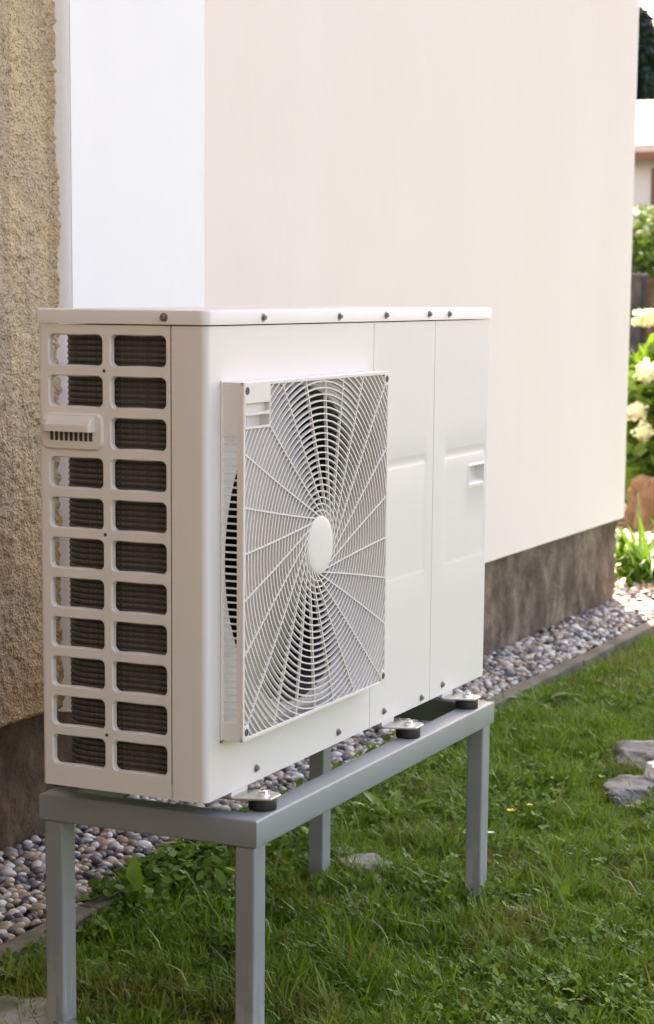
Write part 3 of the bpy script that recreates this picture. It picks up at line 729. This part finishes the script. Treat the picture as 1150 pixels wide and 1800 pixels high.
def rotm(e):
    a, b, c = e; ca, sa, cb, sb, cc, sc_ = math.cos(a), math.sin(a), math.cos(b), math.sin(b), math.cos(c), math.sin(c)
    return np.array([[cc, -sc_, 0], [sc_, cc, 0], [0, 0, 1]])@np.array([[cb, 0, sb], [0, 1, 0], [-sb, 0, cb]])@np.array([[1, 0, 0], [0, ca, -sa], [0, sa, ca]])
cand = []
def strew(x0, x1, y0f, y1f, step, rlo, rhi, layers):
    for ly in range(layers):
        x = x0
        while x < x1:
            y = y0f(x)+random.uniform(0, step)
            while y < y1f(x):
                r_ = random.uniform(rlo, rhi)*(1.35 if random.random() < 0.10 else 1.0)
                cand.append((x+random.uniform(-.45, .45)*step, y+random.uniform(-.35, .35)*step, -0.428+0.011*ly+random.uniform(-0.003, 0.005), r_, random.randrange(8), (random.uniform(-.5, .5), random.uniform(-.5, .5), random.uniform(0, 6.28))))
                y += step
            x += step
yb_ = lambda x: 0.955 if x < 1.6 else 0.88
strew(-0.6, 5.0, lambda x: 0.616, yb_, 0.0215, 0.0080, 0.0165, 2)
strew(5.0, 7.3, lambda x: 0.616, lambda x: 2.4, 0.040, 0.015, 0.022, 1)
cand.sort(key=lambda c: -((c[3]/np.linalg.norm(np.array(c[:3])-CAM)) if (0.3 < c[0] < 1.7 or 3.2 < c[0] < 4.95) and c[2] > -0.425 else -1))
pebV, pebF, nv = [], [], 0
for i, (x, y, z, r_, s, e) in enumerate(cand):
    if i < 300:
        o = link('pebble', peb[s], None, gravel, (x, y, z)); o.rotation_euler = e; o.scale = (r_,)*3
    else:
        Vp = pv[s]@rotm(e).T*r_+np.array([x, y, z]); pebV.append(Vp); pebF.append(pf[s]+nv); nv += len(Vp)
def fast_obj(name, V, F, mat, parent=None, kind=None, smooth=False, attrs=None, zo=ZO, base=None):
    """V (n,3), F (m,k) arrays or a list of such arrays with different k"""
    Fs = F if isinstance(F, list) else [F]
    me = bpy.data.meshes.new(name)
    loops = np.concatenate([f.ravel() for f in Fs]); tot = np.concatenate([np.full(len(f), f.shape[1]) for f in Fs]); st = np.concatenate([[0], np.cumsum(tot)[:-1]])
    me.vertices.add(len(V)); me.vertices.foreach_set('co', np.ascontiguousarray(V, np.float32).ravel())
    me.loops.add(len(loops)); me.loops.foreach_set('vertex_index', loops.astype(np.int32))
    me.polygons.add(len(tot)); me.polygons.foreach_set('loop_start', st.astype(np.int32)); me.polygons.foreach_set('loop_total', tot.astype(np.int32))
    if smooth: me.polygons.foreach_set('use_smooth', np.ones(len(tot), bool))
    me.update(calc_edges=True)
    for k_, a in (attrs or {}).items():
        at = me.attributes.new(k_, 'FLOAT', 'POINT'); at.data.foreach_set('value', a.astype(np.float32))
    o = link(name, me, mat, parent, (0, 0, 0 if parent else zo), kind)
    return o
fast_obj('pebbles', np.concatenate(pebV), np.concatenate(pebF), M_peb, gravel, 'stuff', True)

# ================================================================ lawn grass
def blades(X, Y, Z, h, wd, lean, dry, seed):
    g = np.random.default_rng(seed); n = len(X); a = g.uniform(0, 2*math.pi, n); fa = a+g.normal(0, 0.6, n)+math.pi/2
    dx, dy = np.cos(a), np.sin(a); sx_, sy_ = np.cos(fa)*wd/2, np.sin(fa)*wd/2
    l1 = lean*h*0.35; l2 = lean*h*1.0; z1 = h*0.55; z2 = h*np.sqrt(np.maximum(0.12, 1-0.75*lean**2))
    V = np.empty((n, 5, 3))
    V[:, 0] = np.stack([X-sx_, Y-sy_, Z], 1); V[:, 1] = np.stack([X+sx_, Y+sy_, Z], 1)
    V[:, 2] = np.stack([X+dx*l1+sx_*.8, Y+dy*l1+sy_*.8, Z+np.minimum(z1, z2*.75)], 1); V[:, 3] = np.stack([X+dx*l1-sx_*.8, Y+dy*l1-sy_*.8, Z+np.minimum(z1, z2*.75)], 1)
    V[:, 4] = np.stack([X+dx*l2, Y+dy*l2, Z+z2], 1)
    i = np.arange(n)[:, None]*5
    return V.reshape(-1, 3), [np.concatenate([i, i+1, i+2, i+3], 1), np.concatenate([i+3, i+2, i+4], 1)], np.repeat(dry, 5)
def lawn(n, x0, x1, y0, y1, seed, hmul=1.0):
    g = np.random.default_rng(seed); X = g.uniform(x0, x1, n); Y = g.uniform(y0, y1, n)
    keep = (Y < 0.562)
    c = vnoise2(X+9, Y+9, 0.10, 31)*0.6+vnoise2(X+9, Y+9, 0.035, 32)*0.4; big = vnoise2(X+9, Y+9, 0.45, 33)
    keep &= g.random(n) < np.clip(0.05+1.65*c, 0, 1)
    X, Y, c, big = X[keep], Y[keep], c[keep], big[keep]; n = len(X)
    edge = np.clip((Y-0.50)/0.08, 0, 1)
    h = (0.006+0.050*c+0.022*big)*g.uniform(0.5, 1.4, n)*hmul*(1-0.35*edge)
    tall = g.random(n) < 0.012; h = np.where(tall, h*1.9, h)
    wd = g.uniform(0.0022, 0.0060, n); lean = np.clip(g.beta(2.2, 1.5, n)*1.15, 0.05, 1.0)
    dn = vnoise2(X+9, Y+9, 0.22, 41)*0.6+vnoise2(X+9, Y+9, 0.06, 42)*0.4
    dry = np.clip((dn-0.50)*3.4, 0, 0.9)*g.random(n)+np.where(g.random(n) < 0.08, g.uniform(0.5, 1, n), 0)
    return blades(X, Y, np.full(n, -0.447), h, wd, lean, np.clip(dry, 0, 1), seed+1)
Vs, Q, T, Dr, off = [], [], [], [], 0
for a in ((270000, -0.25, 3.2, -0.95, 0.563, 51), (60000, 3.2, 6.6, -0.6, 0.56, 52), (90000, -3.0, 8.0, -3.2, -0.95, 53)):
    V, F, dr = lawn(*a); Vs.append(V); Q.append(F[0]+off); T.append(F[1]+off); Dr.append(dr); off += len(V)
fast_obj('grass', np.concatenate(Vs), [np.concatenate(Q), np.concatenate(T)], M_grass, None, 'stuff', False, {'dry': np.concatenate(Dr)})
# clover between the grass
def clover(n, x0, x1, y0, y1, seed):
    g = np.random.default_rng(seed); X = g.uniform(x0, x1, n); Y = g.uniform(y0, y1, n)
    c = vnoise2(X+9, Y+9, 0.16, 61)*0.65+vnoise2(X+9, Y+9, 0.05, 62)*0.35
    boost = np.exp(-(((X-0.95)/0.35)**2+((Y-0.44)/0.12)**2))*0.5
    k_ = g.random(n) < np.clip((c+boost-0.46)*2.6, 0.05, 0.75); X, Y = X[k_], Y[k_]; n = len(X)
    zc = -0.447+g.uniform(0.008, 0.046, n); s = g.uniform(0.0030, 0.0100, n); a0 = g.uniform(0, 6.28, n)
    V = []; F = []; tilt = g.normal(0, 0.55, (n, 2))
    loc = np.array([(0.0, 0.0), (0.55, 0.48), (1.15, 0.52), (1.5, 0.0), (1.15, -0.52), (0.55, -0.48)])
    out = np.empty((n, 3, 6, 3))
    for l_ in range(3):
        a = a0+l_*2.0944
        u = loc[:, 0][None]*np.cos(a)[:, None]-loc[:, 1][None]*np.sin(a)[:, None]; v_ = loc[:, 0][None]*np.sin(a)[:, None]+loc[:, 1][None]*np.cos(a)[:, None]
        u *= s[:, None]; v_ *= s[:, None]
        out[:, l_, :, 0] = X[:, None]+u; out[:, l_, :, 1] = Y[:, None]+v_; out[:, l_, :, 2] = zc[:, None]+u*tilt[:, :1]+v_*tilt[:, 1:]+np.abs(loc[:, 1])[None]*s[:, None]*0.35
    i = np.arange(n*3)[:, None]*6
    return out.reshape(-1, 3), np.concatenate([i, i+1, i+2, i+3, i+4, i+5], 1)
V, F = clover(60000, -0.2, 3.4, -0.9, 0.55, 71)
fast_obj('clover', V, F, M_clover, None, 'stuff')
# leafy ground cover creeping over the kerb behind the stand
g = np.random.default_rng(77); n = 3400
X = g.uniform(0.62, 2.3, n); Y = 0.60-np.abs(g.normal(0, 0.085, n)); dens = np.exp(-((X-1.05)/0.42)**2)+0.22*(vnoise2(X+9, Y+9, 0.2, 81) > 0.55)
k_ = (g.random(n) < dens) & (Y > 0.32); X, Y = X[k_], Y[k_]; n = len(X)
Zc = np.where(Y > 0.555, -0.402, -0.44)+g.uniform(0.004, 0.075, n)*np.where(Y > 0.555, 0.5, 1.0); sz = g.uniform(0.006, 0.014, n)
a = g.uniform(0, 6.283, n); tl = g.normal(0, 0.5, (n, 2)); loc_ = np.array([(-1, 0), (-0.35, 0.62), (0.45, 0.55), (1.15, 0.0), (0.45, -0.55), (-0.35, -0.62)])
u_ = (loc_[:, 0][None]*np.cos(a)[:, None]-loc_[:, 1][None]*np.sin(a)[:, None])*sz[:, None]; w_ = (loc_[:, 0][None]*np.sin(a)[:, None]+loc_[:, 1][None]*np.cos(a)[:, None])*sz[:, None]
V = np.stack([X[:, None]+u_, Y[:, None]+w_, Zc[:, None]+u_*tl[:, :1]+w_*tl[:, 1:]], -1).reshape(-1, 3)
fast_obj('ground_cover', V, np.arange(len(V)).reshape(-1, 6), M_clover, None, 'stuff')

# ================================================================ plants and stones in the lawn
def leafv(base, az, length, width, rise, curl, fold=0.25, n=7, shape='lance', twist=0.0):
    """one leaf: ribbon with a folded midrib. rise = start elevation (rad), curl = how much it bends over"""
    P = np.array(base, float); V = []; el = rise; st = length/(n-1)
    for i in range(n):
        t = i/(n-1)
        w_ = {'lance': math.sin(math.pi*min(1, t*0.92+0.06))**0.8, 'strap': (1-t**3)*0.9+0.1*(1-t), 'oval': math.sin(math.pi*(0.02+0.96*t))**0.75}[shape]*width/2
        if i == n-1: w_ = width*0.02
        a2 = az+math.pi/2+twist*t
        s = np.array([math.cos(a2), math.sin(a2), 0]); u_ = np.array([-math.cos(az)*math.sin(el), -math.sin(az)*math.sin(el), math.cos(el)])
        V += [P+s*w_+u_*w_*fold, P.copy(), P-s*w_+u_*w_*fold]
        P = P+st*np.array([math.cos(az)*math.cos(el), math.sin(az)*math.cos(el), math.sin(el)]); el -= curl/(n-1)
    F = []
    for i in range(n-1):
        a = 3*i; F += [(a, a+1, a+4, a+3), (a+1, a+2, a+5, a+4)]
    return V, F
def plant(name, loc, leaves, mat, label, cat, group=None):
    r_ = root(name, loc, label, cat, group)
    for (az, ln, wd, rise, curl, sh) in leaves:
        V, F = leafv((loc[0]+0.004*math.cos(az), loc[1]+0.004*math.sin(az), loc[2]), az, ln, wd, rise, curl, 0.3, 8, sh)
        obj('leaf', V, F, mat, r_, True)
    return r_
# screen-right on the ground is roughly -Y, towards the camera roughly -X
plant('dock_weed', (0.69, 0.535, -0.447), [(0.45, 0.125, 0.036, 1.40, 0.15, 'lance'), (2.1, 0.15, 0.036, 0.80, 1.5, 'lance'), (-2.2, 0.09, 0.03, 0.35, 0.8, 'lance'), (-0.4, 0.08, 0.028, 0.8, 1.0, 'lance')], M_lime, 'bright green broad-leaved weed beside the kerb under the stand', 'weed')
plant('creeping_weed', (0.245, 0.50, -0.447), [(az, random.uniform(0.07, 0.10), 0.036, random.uniform(0.7, 1.1), 0.9, 'oval') for az in (0.3, 1.4, 2.4, 3.4, 4.6, 5.6)], M_weed, 'dark green low weed at the kerb in the lower left corner', 'weed')
plant('plantain', (1.12, -0.19, -0.447), [(az, ln, 0.022, rise, 0.5, 'lance') for az, ln, rise in ((0.5, 0.075, 1.2), (-2.5, 0.085, 1.15), (-0.9, 0.07, 1.0), (1.9, 0.065, 0.9), (3.0, 0.06, 0.5), (4.2, 0.055, 0.5), (-0.3, 0.07, 1.3))], M_lime, 'light green plantain weed right of the nearer right stand leg', 'weed')
plant('sorrel_weed', (2.98, 0.50, -0.447), [(az, ln, 0.035, rise, 0.9, 'lance') for az, ln, rise in ((-2.6, 0.16, 0.55), (-1.6, 0.15, 0.75), (-0.6, 0.14, 0.6), (2.5, 0.13, 0.7), (-2.1, 0.10, 1.0), (0.9, 0.10, 0.8))], M_weed, 'pale green weed with pointed leaves by the kerb behind the stand corner', 'weed')
plant('leafy_weed', (0.95, 0.45, -0.447), [(random.uniform(0, 6.28), random.uniform(0.05, 0.10), random.uniform(0.02, 0.032), random.uniform(0.5, 1.2), random.uniform(0.5, 1.2), 'oval') for _ in range(16)], M_weed, 'leafy green weed clump against the gravel beneath the heat pump', 'weed')
plant('dandelion', (1.55, 0.36, -0.447), [(az, 0.12, 0.030, 0.9, 0.8, 'lance') for az in (0.2, 1.1, 2.2, 3.1, 4.0, 5.2)], M_lime, 'bright dandelion rosette behind the rear stand leg', 'weed')
def bloom(name, loc, hgt, mat, label, rad=0.006, npet=6):
    r_ = root(name, loc, label, 'flower'); x, y, z = loc
    V, F = lathe([(0.0009, 0), (0.0008, hgt)], 5, 'z', (x, y, z)); obj('stem', V, F, M_weed, r_)
    for k in range(npet):
        a = 6.283*k/npet; V, F = leafv((x, y, z+hgt), a, rad*1.6, rad, 0.7, 0.6, 0.2, 4, 'oval'); obj('petal', V, F, mat, r_)
    return r_
bloom('yellow_flower', (1.590, 0.082, -0.447), 0.056, M_yellow, 'yellow flower in the lawn, nearer the right-hand stand leg', 0.0085)
bloom('yellow_flower', (1.640, 0.055, -0.447), 0.062, M_yellow, 'smaller yellow flower in the lawn, farther from the stand leg', 0.006)
bloom('daisy', (1.43, 0.070, -0.447), 0.046, M_wpetal, 'small whitish flower touching the right front stand leg', 0.0065, 9)

def stone(name, c, size, seed, mat, label, sub=3, rot=0.0, flat=0.55):
    bm = bmesh.new(); bmesh.ops.create_icosphere(bm, subdivisions=sub, radius=1.0)
    g = np.random.default_rng(seed); pl_ = g.normal(size=(11, 3)); pl_ /= np.linalg.norm(pl_, axis=1)[:, None]; dd = g.uniform(0.62, 0.95, 11)
    for v_ in bm.verts:
        p = np.array(v_.co)
        for n_, d_ in zip(pl_, dd):
            e = p@n_-d_
            if e > 0: p = p-n_*e*0.92
        p = p*(1+0.05*(g.random()-0.5)+0.26*(vnoise2(np.array([p[0]+3+p[2]*.7]), np.array([p[1]+3]), 0.30, seed+70)[0]-0.5)+0.13*(vnoise2(np.array([p[0]+3]), np.array([p[1]+3-p[2]*.7]), 0.11, seed+71)[0]-0.5))
        if p[2] > flat: p[2] = flat+(p[2]-flat)*0.2
        x_, y_ = p[0]*size[0], p[1]*size[1]
        v_.co = (x_*math.cos(rot)-y_*math.sin(rot), x_*math.sin(rot)+y_*math.cos(rot), p[2]*size[2])
    me = bpy.data.meshes.new(name); bm.to_mesh(me); bm.free()
    o = link(name, me, mat, None, (c[0], c[1], c[2]+ZO)); tag(o, label, 'stone'); return o
stone('field_stone', (2.34, -0.02, -0.435), (0.150, 0.105, 0.090), 31, M_stone, 'grey craggy stone in the lawn, farther of the pair at the right edge', 5, 0.3)
stone('field_stone', (2.05, -0.080, -0.440), (0.120, 0.100, 0.065), 26, M_stone, 'grey craggy stone in the lawn, nearer and lower of the pair at right', 5, -0.5)
stone('sun_patch_stone', (2.125, -0.120, -0.392), (0.065, 0.060, 0.042), 5, M_pale, 'bright white chunk standing in for a sun patch on the grey stones at the right edge', 4, 0.2)  # added chunk, takes the place of sunlight falling on the grey stones
stone('field_stone', (1.82, -0.20, -0.447), (0.10, 0.065, 0.035), 28, M_stone, 'dull grey stone half sunk in grass at the right edge', 4, 0.2)
stone('field_stone', (1.15, 0.240, -0.432), (0.060, 0.070, 0.042), 3, M_lump, 'small weathered stone in the grass by the rear stand leg', 3, 0.1)
stone('field_stone', (1.21, 0.318, -0.432), (0.034, 0.040, 0.034), 9, M_lump, 'tiny stone in the grass beside the rear stand leg', 3, 0.1)
stone('mortar_lump', (0.055, 0.355, -0.440), (0.12, 0.10, 0.060), 4, M_lump, 'whitish mortar lump at the foot of the near left stand leg', 4, 0.4)

# ================================================================ garden beyond the corner
def leafball(c, rad, n, size, seed, hollow=0.45, zmin=-0.44, wide=0.5):
    """many separate leaf faces spread through an uneven ellipsoid"""
    g = np.random.default_rng(seed); d = g.normal(size=(n, 3)); d /= np.linalg.norm(d, axis=1)[:, None]
    lump = 1+0.22*np.sin(d[:, 0]*5+seed)*np.sin(d[:, 1]*4+1)+0.18*np.sin(d[:, 2]*6+seed*2)
    r_ = (hollow+(1-hollow)*g.random(n)**0.6)*lump
    P = np.array(c)+d*r_[:, None]*np.array(rad); P = P[P[:, 2] > zmin]; n = len(P)
    u_ = g.normal(size=(n, 3)); u_[:, 2] *= 0.6; u_ /= np.linalg.norm(u_, axis=1)[:, None]
    v_ = np.cross(u_, g.normal(size=(n, 3))); v_ /= np.linalg.norm(v_, axis=1)[:, None]
    s = size*g.uniform(0.6, 1.25, n)[:, None]
    out = np.stack([P-u_*s, P+v_*s*wide-u_*s*.1, P+u_*s, P-v_*s*wide-u_*s*.1], 1)
    return out.reshape(-1, 3), np.arange(n*4).reshape(-1, 4)
def bush(name, loc, label, cat, balls, mat, stems, group=None):
    r_ = root(name, loc, label, cat, group)
    Vs, Fs, o_ = [], [], 0
    for b in balls: V, F = leafball(*b); Vs.append(V); Fs.append(F+o_); o_ += len(V)
    fast_obj('foliage', np.concatenate(Vs)-np.array(loc), np.concatenate(Fs), mat, r_)
    for (x, y, z, rad) in stems:
        V, F = tube([(loc[0], loc[1], loc[2]), ((loc[0]+x)/2, (loc[1]+y)/2, (loc[2]+z)/2+0.05), (x, y, z)], [rad, rad*.8, rad*.4]); obj('stem', V, F, M_bark, r_, True)
    return r_
def tube(pts, rads, n=8):
    pts = [np.array(p, float) for p in pts]; V = []; F = []
    for i, (p, r_) in enumerate(zip(pts, rads)):
        d = pts[min(i+1, len(pts)-1)]-pts[max(i-1, 0)]; d /= np.linalg.norm(d); a = np.cross(d, [0.3, 1, 0.2]); a /= np.linalg.norm(a); b = np.cross(d, a)
        V += [p+r_*(a*math.cos(6.2832*k/n)+b*math.sin(6.2832*k/n)) for k in range(n)]
    for i in range(len(pts)-1):
        for k in range(n): F.append((i*n+k, i*n+(k+1) % n, (i+1)*n+(k+1) % n, (i+1)*n+k))
    return V, F
hyd = bush('hydrangea', (8.5, 1.55, -0.44), 'hydrangea bush with creamy green flower heads beyond the house corner', 'hydrangea',
           [((8.45, 1.57, 0.10), (0.42, 0.44, 0.52), 3600, 0.058, 3, 0.4)], M_hyd, [(8.4, 1.7, 0.5, 0.012), (8.5, 1.4, 0.5, 0.012), (8.3, 1.75, 0.2, 0.01), (8.7, 1.6, 0.4, 0.01)])
for i, (x, y, z, r_) in enumerate(((8.12, 1.700, 0.640, 0.060), (8.05, 1.712, 0.145, 0.062), (8.02, 1.660, 0.035, 0.052), (8.12, 1.675, 0.345, 0.070), (8.10, 1.50, 0.50, 0.07), (8.06, 1.42, 0.24, 0.07), (8.2, 1.30, 0.55, 0.065), (8.15, 1.20, 0.1, 0.065), (8.3, 1.6, 0.70, 0.07))):
    V, F = leafball((x, y, z), (r_, r_, r_*0.85), 260, 0.011, 200+i, 0.80, -1, 0.8)
    fast_obj('flower_head', V-np.array((8.5, 1.55, -0.44)), F, M_flower, hyd)
    V, F = lathe([(0.001, -r_*.7), (r_*.7, -r_*.35), (r_*.8, 0), (r_*.6, r_*.45), (0.001, r_*.65)], 12, 'z', (x, y, z)); obj('flower_core', V, F, M_flower, hyd, True)
o = stone('boulder', (7.80, 1.42, -0.44), (0.29, 0.29, 0.42), 14, M_rock, 'brown boulder in front of the hydrangea bush', 4, 0.6, 0.8)
stone('field_stone', (7.1, 1.62, -0.43), (0.10, 0.09, 0.06), 15, M_rock, 'small brownish stone on the sunlit gravel behind the strap-leaved plant', 3, 0.6, 0.8)
ly = root('daylily', (5.62, 0.925, -0.44), 'clump of long bright green strap leaves on the sunlit gravel', 'plant')
g = np.random.default_rng(5)
for k in range(95):
    az = g.uniform(0, 6.283); V, F = leafv((5.62+0.07*g.normal(), 0.925+0.06*g.normal(), -0.44), az, g.uniform(0.26, 0.50), g.uniform(0.018, 0.030), g.uniform(0.75, 1.45), g.uniform(0.6, 2.1), 0.35, 9, 'strap')
    obj('leaf', V, F, M_lily, ly, True)
# post, dark boards standing in for shade below the shrub, shrub, neighbour's house, conifer
bbox('gate_post', (14.0, 3.45, -0.45), (14.22, 3.68, 0.94), M_gwall, None, 0.01); tag(bpy.data.objects['gate_post'], 'grey concrete post behind the hydrangea flowers', 'post')
fe = root('shrub_shade_boards', (14.1, 2.6, -0.45), 'dark boards standing in for the shade below the shrub, right of the grey post', 'fence')
for k in range(14):
    y = 3.43-k*0.135; bbox('board', (14.08, y-0.130, -0.45), (14.105, y, 0.90+0.01*random.random()), M_bark, fe, 0.003, 1)
bbox('shade_board_rail', (14.106, 1.55, 0.55), (14.15, 3.43, 0.62), M_bark, fe, 0.003, 1)
bush('shrub', (16.0, 3.9, -0.44), 'tall light green shrub in front of the white neighbouring house', 'shrub',
     [((16.0, 4.3, 0.75), (0.8, 0.7, 1.05), 4200, 0.055, 6, 0.35), ((16.1, 3.6, 0.75), (0.8, 0.6, 1.12), 3600, 0.05, 9, 0.35)], M_shrub, [(16, 4.4, 1.2, 0.03), (16.1, 3.5, 1.2, 0.03), (15.9, 4.0, 1.1, 0.025)])
nh = root('neighbour_house', (25, 5, -0.44), 'white neighbouring house with pale sunlit roof and brown fascia', 'house')
obj('wall', boxv((22.0, 0.5, -0.44), (28.0, 10.5, 2.45)), BOXF, M_nwall, nh)
V, F = prism([(21.6, 2.44), (25.0, 3.27), (28.4, 2.44), (28.4, 2.56), (25.0, 3.40), (21.6, 2.56)], 0.2, 10.8)
obj('roof', [(x_, z, y_) for x_, y_, z in V], F, M_rtile, nh)
bbox('fascia', (21.55, 0.2, 2.38), (21.60, 10.8, 2.47), M_fascia, nh, 0.004)
wf = bbox('window_frame', (21.96, 4.4, 1.0), (21.999, 5.70, 2.30), M_frame, nh, 0.005)
bbox('window_pane', (21.945, 4.48, 1.08), (21.958, 5.62, 2.22), M_glass, wf, 0.002)
ct = root('conifer_tree', (38, 10.72, -0.44), 'dark conifer rising behind the roof of the neighbouring house', 'tree')
V, F = tube([(38, 10.72, -0.44), (38, 10.72, 3), (38, 10.72, 6.2)], [0.16, 0.11, 0.02]); obj('trunk', V, F, M_bark, ct, True)
g = np.random.default_rng(12); Vs = []
for k in range(200):
    z = 0.6+5.65*(k/200)**0.9; az = k*2.39996+g.normal()*0.2; ln = (6.5-z)*0.40*g.uniform(0.75, 1.15)+0.10
    for s in np.linspace(0.12, 1, 14):
        for rep in range(11):
            c = np.array([38+math.cos(az)*ln*s, 10.72+math.sin(az)*ln*s, z+0.12*math.sin(s*3)-0.30*s*s*ln+g.normal()*0.03])+g.normal(size=3)*0.06
            u_ = np.array([math.cos(az+g.normal()*0.6), math.sin(az+g.normal()*0.6), -0.45+g.normal()*0.3])*0.11; v_ = g.normal(size=3); v_ = np.cross(u_, v_); v_ *= 0.030/np.linalg.norm(v_)
            Vs.append([c-u_, c+v_, c+u_, c-v_])
Vs = np.array(Vs).reshape(-1, 3); fast_obj('crown', Vs-np.array((38, 10.72, -0.44)), np.arange(len(Vs)).reshape(-1, 4), M_conif, ct)
